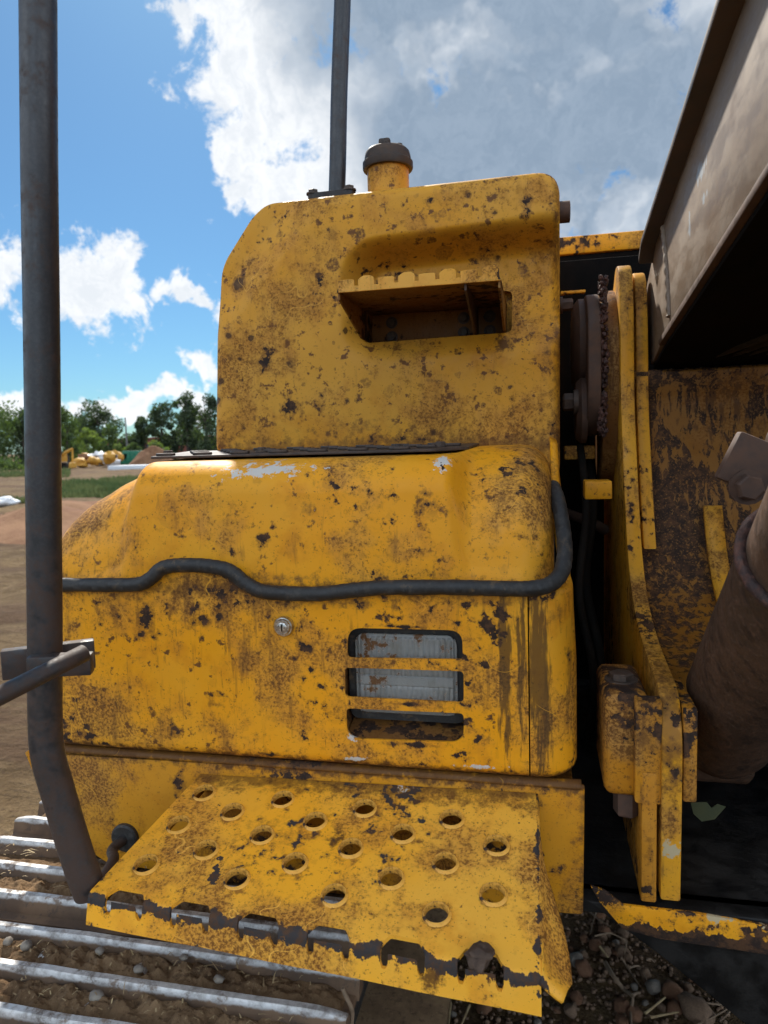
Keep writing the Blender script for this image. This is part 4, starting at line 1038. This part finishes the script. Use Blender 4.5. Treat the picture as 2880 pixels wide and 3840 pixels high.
# lower run and ends of the track, seen only past the shoes
tr2 = []
for a in range(-90, 91, 12): tr2.append((2.75 + .42 * math.cos(math.radians(a)), .44 + .42 * math.sin(math.radians(a))))
for a in range(90, 271, 12): tr2.append((-.05 + .42 * math.cos(math.radians(a)), .44 + .42 * math.sin(math.radians(a))))
bm = bmesh.new(); A = [bm.verts.new((TX0 + .02, y, z)) for y, z in tr2]; B = [bm.verts.new((TX1 - .02, y, z)) for y, z in tr2]
for i in range(len(tr2)): bm.faces.new((A[i], B[i], B[(i + 1) % len(tr2)], A[(i + 1) % len(tr2)]))
part('track_belt', solidify(meshof(bm), .03, -1), 'soil')

# ================================================================== loose things
# soil packed between the grousers
def soil_strip(y0, y1, h, seed):
    vs_, fs_ = grid(lambda u, v: (lerp(TX0 + .02, TX1 - .015, u), lerp(y0, y1, v), TZ - .003 + (h * (.62 + .42 * mnoise.fractal(Vector((u * 30, v * 2.6 + seed, seed)), .9, 2.0, 5)) + .003) * (math.sin(math.pi * min(1, max(0, v))) ** .22) * (math.sin(math.pi * u) ** .2 if 0 < u < 1 else 0)), 300, 26)
    return pydata(vs_, fs_, 80)
spans = []
for kk in range(-1, 4):
    yc = front + kk * PITCH
    spans += [(yc - GS + .007, yc - .007, .030 if kk in (-1, 0) else .024), (yc + .007, yc + GS - .007, .028 if kk in (-1, 0) else .010)]
o = link('packed_soil', joinmesh([soil_strip(a, c, h, i * 3.3) for i, (a, c, h) in enumerate(spans)]), M['soil'])
tagobj(o, 'brown soil packed between the shiny track bars', 'soil', kind='stuff')
# straw and fibres lying in that soil
bm = bmesh.new()
for i in range(300):
    kk = rnd.choice((-1, 0, 0, 0, 1, 1)); s_ = rnd.choice((-.5, .5)); yc = front + kk * PITCH + s_ * GS + rnd.uniform(-.016, .016)
    x = rnd.uniform(TX0 + .05, TX1 - .02); L = rnd.choice((.006, .008, .01, .014, .03)); a = rnd.uniform(0, math.pi); w = rnd.uniform(.0004, .0010)
    z = TZ + .022 + rnd.uniform(0, .006); d = Vector((math.cos(a), math.sin(a) * .6, rnd.uniform(-.2, .25))); n2 = Vector((-d.y, d.x, 0)).normalized() * w
    p = Vector((x, yc, z)); b2 = p + d * L * .5 + Vector((0, 0, rnd.uniform(0, .004))); c2 = p + d * L
    q = [bm.verts.new(v) for v in (p - n2, p + n2, b2 + n2, c2, b2 - n2)]
    bm.faces.new(q)
tagobj(link('straw_bits', meshof(bm, 80), M['straw']), 'short dry straw bits scattered on the track soil', 'straw', kind='stuff')

def rock_mesh(r, seed, sub=3, rough=.35):
    bm = bmesh.new(); bmesh.ops.create_icosphere(bm, subdivisions=sub, radius=1)
    sc = Vector((1 + .25 * math.sin(seed * 3.1), 1 + .2 * math.cos(seed * 1.7), .78))
    for v in bm.verts:
        n2 = v.co.normalized(); d = 1 + rough * mnoise.noise(n2 * 1.3 + Vector((seed, seed * 2, 0))) + rough * .4 * mnoise.noise(n2 * 3.6 + Vector((seed, 0, 5))) + rough * .15 * mnoise.noise(n2 * 9 + Vector((seed, 0, 9)))
        v.co = Vector((n2.x * sc.x, n2.y * sc.y, n2.z * sc.z)) * d * r
    return meshof(bm, 60)
# rock lying in the last notch of the step
p = on_step(1800, 3612)
o = link('rock', rock_mesh(.0135, 4.2, 3, .6), M['rockdark']); o.location = p + Vector((0, .004, .006))
tagobj(o, 'small brown rock lodged in the rightmost notch of the step edge', 'rock')
# small stones on the track
for i, (px, py, r) in enumerate(((100, 3545, .008), (375, 3565, .006), (362, 3735, .009), (520, 3632, .006), (820, 3670, .006), (690, 3590, .005), (30, 3530, .007))):
    p = aZ(px, py, .905); o = link('pebble', rock_mesh(r, i * 1.9 + 1, 2, .3), M['stone3']); o.location = p
    tagobj(o, ('grey pebble in the track soil left of the big worn bolt head', 'small pebble in the track soil below the rail foot', 'grey pebble beside the nearest worn bolt head on the track', 'tiny pebble right of the worn bolt heads on the track', 'tiny pebble in the track soil under the middle of the step', 'smallest pebble in the track soil under the second step notch', 'pebble in the track soil at the left picture edge')[i], 'pebble', 'pebbles on the track')
# earth clods on the ground under the machine
rocks = [rock_mesh(1.0, i * 2.7, 2, .45) for i in range(6)]
for me in rocks: me.materials.append(None)
mats = [M['stone'], M['stone2'], M['stone'], M['stone3'], M['stone2'], M['stone']]
for i, me in enumerate(rocks): me.materials[0] = mats[i]
spots_ = [(2330, 3560, .045), (2330, 3760, .05), (2270, 3560, .05), (2450, 3690, .05), (2520, 3705, .055), (2580, 3690, .04), (2620, 3790, .09), (2380, 3790, .05), (2420, 3640, .045), (2160, 3590, .05), (2190, 3620, .05), (2260, 3500, .035), (2480, 3760, .03), (2250, 3420, .04), (2140, 3780, .05), (2310, 3520, .025)]
def clod(x, y, r, i):
    o = bpy.data.objects.new('clod', rocks[i % 6]); COL.objects.link(o)
    o.location = (x, y, ground_h(x, y) + r * .32); o.scale = (r * .62,) * 3; o.rotation_euler = (rnd.uniform(-.5, .5), rnd.uniform(-.5, .5), rnd.uniform(0, 6.3))
    tagobj(o, 'rounded brown earth clod lying on the ground under the machine', 'clod', 'earth clods under the machine')
for i, (px, py, r) in enumerate(spots_):
    p = aZ(px, py, .02); clod(p.x, p.y, r * .72, i)
for i in range(250):
    y = rnd.uniform(1.45, 2.6); x = rnd.uniform(-.25, .18) * y + .12 * y * rnd.random()
    clod(x, y, rnd.choice((.010, .012, .015, .018, .022, .028)), i)
bm = bmesh.new(); bmesh.ops.create_icosphere(bm, subdivisions=1, radius=1); bm.verts.ensure_lookup_table()
iv = [v.co.copy() for v in bm.verts]; it = [tuple(v.index for v in f.verts) for f in bm.faces]; bm.free()
def scatter(n, f):                                  # n crumbs as one mesh; f() -> (centre, radius, stretch)
    vs_, fs_ = [], []
    for _ in range(n):
        c, r, sc_ = f(); k0 = len(vs_)
        vs_ += [c + Vector((v.x * r * sc_[0], v.y * r * sc_[1], v.z * r * sc_[2])) * rnd.uniform(.75, 1.15) for v in iv]
        fs_ += [(a + k0, b2 + k0, c2 + k0) for a, b2, c2 in it]
    return pydata(vs_, fs_, 80)
def grit():
    r = rnd.uniform(.003, .009); return Vector((rnd.uniform(-.5, .95), rnd.uniform(1.35, 2.8), r * .5)), r, (1, 1, .8)
tagobj(link('gravel', scatter(4200, grit), M['stone']), 'loose fine brown grit on the ground under the machine', 'gravel', kind='stuff')
# twigs and roots
def twig(name, pxs, r, m_, label, group=None, z=.02):
    pts = [aZ(px, py, z + rnd.uniform(0, .03)) for px, py in pxs]
    path = smoothpath(pts, 5); o = link(name, tube(path, [r * (1 - .6 * i / len(path)) for i in range(len(path))], 7), M[m_]); tagobj(o, label, 'twig', group); return o
twig('root', [(2270, 3610), (2300, 3660), (2340, 3710), (2372, 3740), (2365, 3800), (2372, 3900)], .007, 'root', 'thick forked dry root on the ground right of the step')
twig('root', [(2372, 3735), (2385, 3725), (2402, 3722)], .005, 'root', 'short side branch of the dry root right of the step')
for i, pxs in enumerate(([(2200, 3405), (2235, 3440), (2290, 3475)], [(2240, 3410), (2225, 3450), (2215, 3500)], [(2230, 3510), (2290, 3500), (2350, 3530)], [(2350, 3530), (2345, 3560), (2342, 3580)], [(2330, 3590), (2360, 3640), (2395, 3690)], [(2360, 3630), (2400, 3625), (2430, 3690)], [(2425, 3600), (2440, 3596), (2455, 3610)], [(2640, 3760), (2740, 3780), (2700, 3830)], [(2600, 3850), (2700, 3800), (2760, 3760)])):
    twig('dry_stem', pxs, .003, 'root', 'thin dry stem lying on the earth clods right of the step', 'dry stems on the ground')
for i, pxs in enumerate(([(2440, 3815), (2545, 3795)], [(2420, 3800), (2495, 3740)], [(1690, 3760), (1680, 3860)], [(1760, 3770), (1715, 3880)], [(2250, 3550), (2280, 3590)])):
    twig('straw', pxs, .004, 'straw', ('pale straw lying flat at the bottom edge right of the step', 'pale straw leaning up beside the largest clod', 'left pale straw hanging below the step front', 'right pale straw hanging below the step front', 'short pale straw among the clods beside the skirt')[i], 'pale straws on the ground')
# fine root hanging at the end of the track
o = link('hanging_root', tube(smoothpath([aY(1285, 3705, .80), aY(1300, 3740, .80), aY(1320, 3790, .80), aY(1316, 3850, .80)], 6), .003, 8), M['root'])
tagobj(o, 'thin pale root hanging from the end of the track shoe', 'twig')
# leaf caught on the machine
lf = [aY(px, py, 1.03) for px, py in ((2590, 3010), (2600, 3050), (2630, 3078), (2680, 3070), (2722, 3025), (2690, 3015), (2668, 3030), (2650, 3008))]
M['leafgreen'] = simple('old_leaf', (0.022, 0.028, 0.008), (0.04, 0.042, 0.013), 60, (.6, .8))
o = link('leaf', prism([(p.x, p.z) for p in lf], lambda u, v, d: (u, d + .08 * (v - lf[0].z), v), 1.030, 1.0308), M['leafgreen'])
tagobj(o, 'dull green leaf caught on the dark frame below the cylinder', 'leaf')

# ================================================================== background
def bp_(px, Y): # ground position under an image column at depth Y
    d = ray(px, 1700); t = Y / d.y; return Vector((d.x * t, Y, 0))
def topz_(px, py, Y): return aY(px, py, Y).z
leafm = {}
for nm, c1, c2 in (('dark', (0.026, 0.044, 0.020), (0.056, 0.080, 0.032)), ('mid', (0.045, 0.075, 0.022), (0.085, 0.12, 0.035)), ('light', (0.10, 0.15, 0.03), (0.16, 0.20, 0.05))):
    m, g, b, co = mat('foliage_' + nm)
    col = g.mix(g.ss(g.noise(co, .9, 4, .6), .38, .62), c1, c2); fin(g, b, col, .65, 0)
    tr = g.node('ShaderNodeBsdfTranslucent'); g.put(tr.inputs[0], g.mix(1, col, (1.5, 1.7, .8), 'MULTIPLY'))
    mx = g.node('ShaderNodeMixShader'); mx.inputs[0].default_value = .35
    m.node_tree.links.new(b.outputs[0], mx.inputs[1]); m.node_tree.links.new(tr.outputs[0], mx.inputs[2])
    m.node_tree.links.new(mx.outputs[0], m.node_tree.nodes['Material Output'].inputs[0]); leafm[nm] = m
M['bark'] = simple('bark', (0.045, 0.035, 0.028), (0.085, 0.066, 0.05), 6, (.8, .95))
def tree(px, Y, ptop, pw, kind, label, lobes=14, leaves=2600, bare=.25, group='trees along the far edge of the yard', lean=0.0, cs=1.0):
    base = bp_(px, Y); H = topz_(px, ptop, Y); R = pw / FPX * base.length / 2
    R = pw / FPX * Y * 1.05 / 2
    t = bpy.data.objects.new('tree', None); COL.objects.link(t); t.location = base
    tagobj(t, label, 'tree', group)
    ms = [tube(smoothpath([(0, 0, -.3), (lean * .3, 0, H * .3), (lean * .7, .1, H * .6), (lean, 0, H * .92)], 5), [H * .022 * (1 - .8 * i / 15) for i in range(16)], 8)]
    L = []
    for i in range(lobes):
        z = lerp(bare, .93, (i + .5) / lobes); prof_ = math.sin(math.pi * min(1, (z - bare) / (1.0 - bare) * .8 + .16)) ** .7
        a = rnd.uniform(0, 6.28); rr = R * prof_ * rnd.uniform(.25, .85)
        c = Vector((math.cos(a) * rr + lean * z, math.sin(a) * rr, z * H)); s_ = R * rnd.uniform(.26, .60) * cs
        L.append((c, s_))
        if i % 2 == 0: ms.append(tube([(lean * z * .7, 0, H * z * .75), c * .6 + Vector((0, 0, H * z * .36)), c], [H * .008, H * .005, H * .002], 5, cap=False))
    trunk = joinmesh(ms)
    me = trunk; me.materials.append(M['bark'])
    o = bpy.data.objects.new('trunk', me); COL.objects.link(o); o.parent = t
    vs_, fs_ = [], []
    for i in range(leaves):
        c, s_ = rnd.choice(L); d = Vector((rnd.gauss(0, 1), rnd.gauss(0, 1), rnd.gauss(0, .8)))
        d = d.normalized() * (rnd.random() ** .45) * s_; p = c + d; q = rnd.uniform(.10, .24) * (Y / 85)
        u = Vector((rnd.gauss(0, 1), rnd.gauss(0, 1), rnd.gauss(0, 1))).normalized(); w = u.orthogonal().normalized(); k0 = len(vs_)
        vs_ += [p - u * q, p - w * q * .6, p + u * q, p + w * q * .6]; fs_.append((k0, k0 + 1, k0 + 2, k0 + 3))
    me = bpy.data.meshes.new('crown'); me.from_pydata([tuple(v) for v in vs_], [], fs_); me.materials.append(leafm[kind])
    o = bpy.data.objects.new('crown', me); COL.objects.link(o); o.parent = t
tree(-40, 75, 1520, 300, 'mid', 'big full green tree at the left picture edge beyond the rail', 22, 6500, .04)
tree(90, 78, 1535, 200, 'dark', 'dark green tree directly behind the hand rail', 16, 4500, .05)
tree(255, 80, 1515, 110, 'mid', 'green tree just right of the hand rail', 16, 3000, .12)
tree(372, 95, 1512, 165, 'dark', 'broad domed dark tree in the middle of the gap', 18, 3000, .30)
tree(545, 95, 1560, 90, 'dark', 'narrow dark tree second from the fuel tank', 16, 2800, .08)
tree(610, 95, 1508, 105, 'dark', 'tall dark tree between the narrow tree and the fuel tank', 16, 2900, .18)
tree(705, 92, 1465, 110, 'dark', 'tall sparse tree nearest the fuel tank edge', 16, 2300, .2)
tree(775, 92, 1475, 130, 'dark', 'dark tree half hidden behind the fuel tank', 16, 2600, .1)
tree(480, 99, 1640, 120, 'dark', 'dark low tree behind the thin pole', 14, 2200, .03)
tree(310, 99, 1560, 120, 'dark', 'dark tree left of the broad domed tree', 16, 3000, .05)
tree(740, 99, 1540, 150, 'mid', 'green tree close to the fuel tank edge behind the sparse tree', 18, 3200, .06)
tree(860, 92, 1480, 140, 'dark', 'dark tree hidden behind the fuel tank', 12, 1200, .1)
tree(660, 96, 1610, 100, 'dark', 'low dark tree in front of the brick wall', 10, 1500, .05)
for px, w, tp_, kd in ((268, 95, 1590, 'light'), (350, 120, 1605, 'light'), (410, 90, 1592, 'mid'), (500, 70, 1660, 'mid'), (590, 80, 1660, 'light'), (450, 70, 1665, 'light'), (20, 160, 1740, 'mid')):
    tree(px, 88 if px > 100 else 60, tp_, w, kd, {268: 'bright green bush next to the hand rail', 350: 'bright yellow green bush below the domed tree', 410: 'green bush right of the domed tree', 500: 'small bush by the thin pole', 590: 'bright bush before the brick wall', 450: 'low bright bush left of the thin pole', 20: 'low green bush at the left picture edge'}[px], 10, 1500, .03, 'bushes along the far edge of the yard')
# thin bare pole
p = bp_(478, 92); M['pole'] = simple('pole_grey', (.16, .15, .15), (.22, .21, .2), 2)
o = link('utility_pole', tube([p, p + Vector((0, 0, topz_(478, 1565, 92)))], [.16, .09], 10), M['pole']); tagobj(o, 'thin grey utility pole between the far trees', 'pole')
# brick wall
M['brickfar'] = simple('far_brick', (0.20, 0.065, 0.045), (0.27, 0.10, 0.07), 1.5, (.8, .9))
a_, b_ = bp_(380, 105), bp_(1000, 105)
zt = topz_(600, 1645, 105)
bw = link('brick_building', box((a_.x, 105, 0), (b_.x, 112, zt), .05), M['brickfar']); tagobj(bw, 'low red brick building behind the far trees', 'building')
M['concrete'] = simple('concrete_white', (0.55, 0.57, 0.6), (0.66, 0.68, 0.70), 1, (.6, .8))
link('roof_edge', box((a_.x - .2, 104.8, zt), (b_.x + .2, 112.2, zt + .25), .03), M['brickfar'], bw)
for i in range(8):
    x = lerp(a_.x + 1.5, b_.x - 1.5, i / 7); link('window', box((x - .6, 104.9, zt * .35), (x + .6, 104.98, zt * .75), .02), M['glass'], bw)
# long white slab wall in front
a_, b_ = aY(405, 1770, 55), aY(790, 1770, 55)
wl = link('concrete_slab', box((a_.x, 55, -.2), (b_.x, 57, topz_(500, 1745, 55)), .03), M['concrete']); tagobj(wl, 'long pale concrete slab lying at the far edge of the yard', 'slab')
# pale parked van
def vehicle(px, Y, L, H, m_, label, cat):
    p = bp_(px, Y); t = bpy.data.objects.new('parked_van', None); COL.objects.link(t); t.location = p; tagobj(t, label, cat)
    def q(nm, lo, hi, mm, bv): 
        o = bpy.data.objects.new(nm, box(lo, hi, bv)); o.data.materials.append(mm); COL.objects.link(o); o.parent = t
    q('body', (-L / 2, -.9, .45), (L / 2, .9, H * .62), m_, .12); q('cabin', (-L / 2 + .1, -.85, H * .6), (L * .25, .85, H), m_, .15); q('side_window', (-L * .4, -.87, H * .66), (L * .2, -.855, H * .92), M['glass'], .005)
    for x in (-L * .3, L * .3):
        o = bpy.data.objects.new('wheel', lathe([(0, 0), (.36, 0), (.36, .2), (0, .2)], (x, -.92, .36), (0, 1, 0), 20)); o.data.materials.append(M['black']); COL.objects.link(o); o.parent = t
M['white'] = simple('van_white', (.72, .73, .74), (.6, .6, .6), 1, (.3, .5))
vehicle(700, 110, 4.6, 1.6, M['white'], 'white van parked below the far trees near the tank', 'van')
# green containers
M['green'] = simple('container_green', (.01, .13, .075), (.02, .17, .10), 1, (.5, .7))
for i, (px, w, h, lb) in enumerate(((450, 3.0, 1.2, 'low green skip container on the left'), (520, 3.0, 1.5, 'green skip container beside the dirt mound'))):
    p = bp_(px, 72); pr = [(-w / 2 + .4, 0), (w / 2 - .4, 0), (w / 2, h), (-w / 2, h)]
    o = link('skip_container', prism(pr, lambda u, v, d: (u, d, v), -.9, .9, .03), M['green']); o.location = p; tagobj(o, lb, 'container')
    for s_ in (-.6, 0, .6):
        r2 = bpy.data.objects.new('rib', box((s_ - .05, -.96, .1), (s_ + .05, -.9, h - .05), .01)); r2.data.materials.append(M['green']); COL.objects.link(r2); r2.parent = o
# dirt mounds
M['mound'] = simple('mound_dirt', (0.17, 0.085, 0.047), (0.23, 0.128, 0.072), 2.5, (.9, .95), 0, .8, .08, spec=.1)
def mound(px, Y, w, h, label, seed):
    p = bp_(px, Y)
    vs_, fs_ = grid(lambda u, v: ((u - .5) * w, (v - .5) * w * .7, max(-.2, h * (1 - (2 * math.hypot(u - .5, v - .5)) ** 1.3) * (1 + .35 * mnoise.noise(Vector((u * 5, v * 5, seed)))) - .1)), 30, 30)
    o = link('dirt_mound', pydata(vs_, fs_, 80), M['mound']); o.location = p; tagobj(o, label, 'mound')
mound(570, 66, 5.5, 2.1, 'reddish dirt mound below the far trees', 2)
mound(150, 13, 6.0, .55, 'low brown dirt heap behind the hand rail', 5)
mound(260, 16, 5, .5, 'low sandy dirt heap left of the toolbox lid', 8)
# digger far behind and rubble
M['digger'] = simple('digger_yellow', (.55, .30, .04), (.45, .22, .03), 1, (.5, .7))
p = bp_(255, 60); t = bpy.data.objects.new('small_excavator', None); COL.objects.link(t); t.location = p; t.scale = (.72, .72, .72); tagobj(t, 'small yellow excavator far away beside the hand rail', 'excavator')
def q(nm, me, mm):
    o = bpy.data.objects.new(nm, me); me.materials.append(mm); COL.objects.link(o); o.parent = t
q('body', box((-3.2, -1.1, .9), (-.9, 1.1, 1.9), .1), M['digger']); q('cab', box((-1.7, -1.0, 1.9), (-.8, 0, 2.5), .1), M['glass'])
q('track', box((-3.0, -1.2, 0), (-.8, -.7, .8), .2), M['black']); q('track', box((-3.0, .7, 0), (-.8, 1.2, .8), .2), M['black'])
q('boom', tube([(-1.2, 0, 1.6), (-.2, 0, 2.2), (.75, 0, 2.6)], [.2, .22, .16], 4), M['digger']); q('arm', tube([(.70, 0, 2.7), (.65, 0, 1.6), (.55, 0, .7)], [.13, .17, .12], 4), M['digger'])
q('bucket', prism([(.2, 0), (.9, .1), (.85, .75), (.35, .8)], lambda u, v, d: (u, d, v), -.4, .4, .03), M['digger'])
for i in range(26):
    px = rnd.uniform(295, 435); p = bp_(px, rnd.uniform(62, 72)); s_ = rnd.uniform(.25, .7)
    mm = rnd.choice((M['concrete'], M['digger'], M['rust'], M['mound'], M['white'], M['digger']))
    me = rock_mesh(s_, i * 1.31, 2, .7); o = link('rubble_block', me, mm); o.location = p + Vector((0, 0, s_ * .5 + rnd.uniform(0, .9)))
    tagobj(o, 'block in the heap of rubble beyond the yard', 'rubble', 'rubble heap beyond the yard')
# grass patches
m, g, b, co = mat('grass_blades'); fin(g, b, g.mix(g.ss(g.noise(co, .6, 3), .4, .6), (.075, .115, .028), (.15, .17, .05)), .8); M['grass'] = m
bm = bmesh.new()
def grass_patch(px0, px1, y0, y1, n, h):
    for i in range(n):
        Y = rnd.uniform(y0, y1); p = bp_(rnd.uniform(px0, px1), Y)
        if mnoise.noise(Vector((p.x * .25, p.y * .2, 4))) < -.12: continue
        z = ground_h(p.x, p.y); a = rnd.uniform(0, 3.14); w = rnd.uniform(.02, .05); hh = h * rnd.uniform(.4, 1.1); d = Vector((math.cos(a) * w, math.sin(a) * w, 0))
        bm.faces.new([bm.verts.new(p + d + Vector((0, 0, z))), bm.verts.new(p - d + Vector((0, 0, z))), bm.verts.new(p + Vector((rnd.uniform(-.08, .08), rnd.uniform(-.08, .08), z + hh)))])
grass_patch(200, 520, 22, 34, 9000, .28)
grass_patch(-60, 130, 15, 20, 3500, .25)
grass_patch(-100, 260, 42, 55, 4000, .35)
tagobj(link('grass', meshof(bm, 80), M['grass']), 'thin green grass growing in strips across the dirt yard', 'grass', kind='stuff')
# white sack on the ground at the left edge
o = link('white_sack', rock_mesh(.30, 3.3, 3, .4), M['white']); o.location = bp_(5, 19) + Vector((0, 0, .12)); o.scale = (1.4, 1, .6); tagobj(o, 'white sack lying on the dirt at the left picture edge', 'sack')
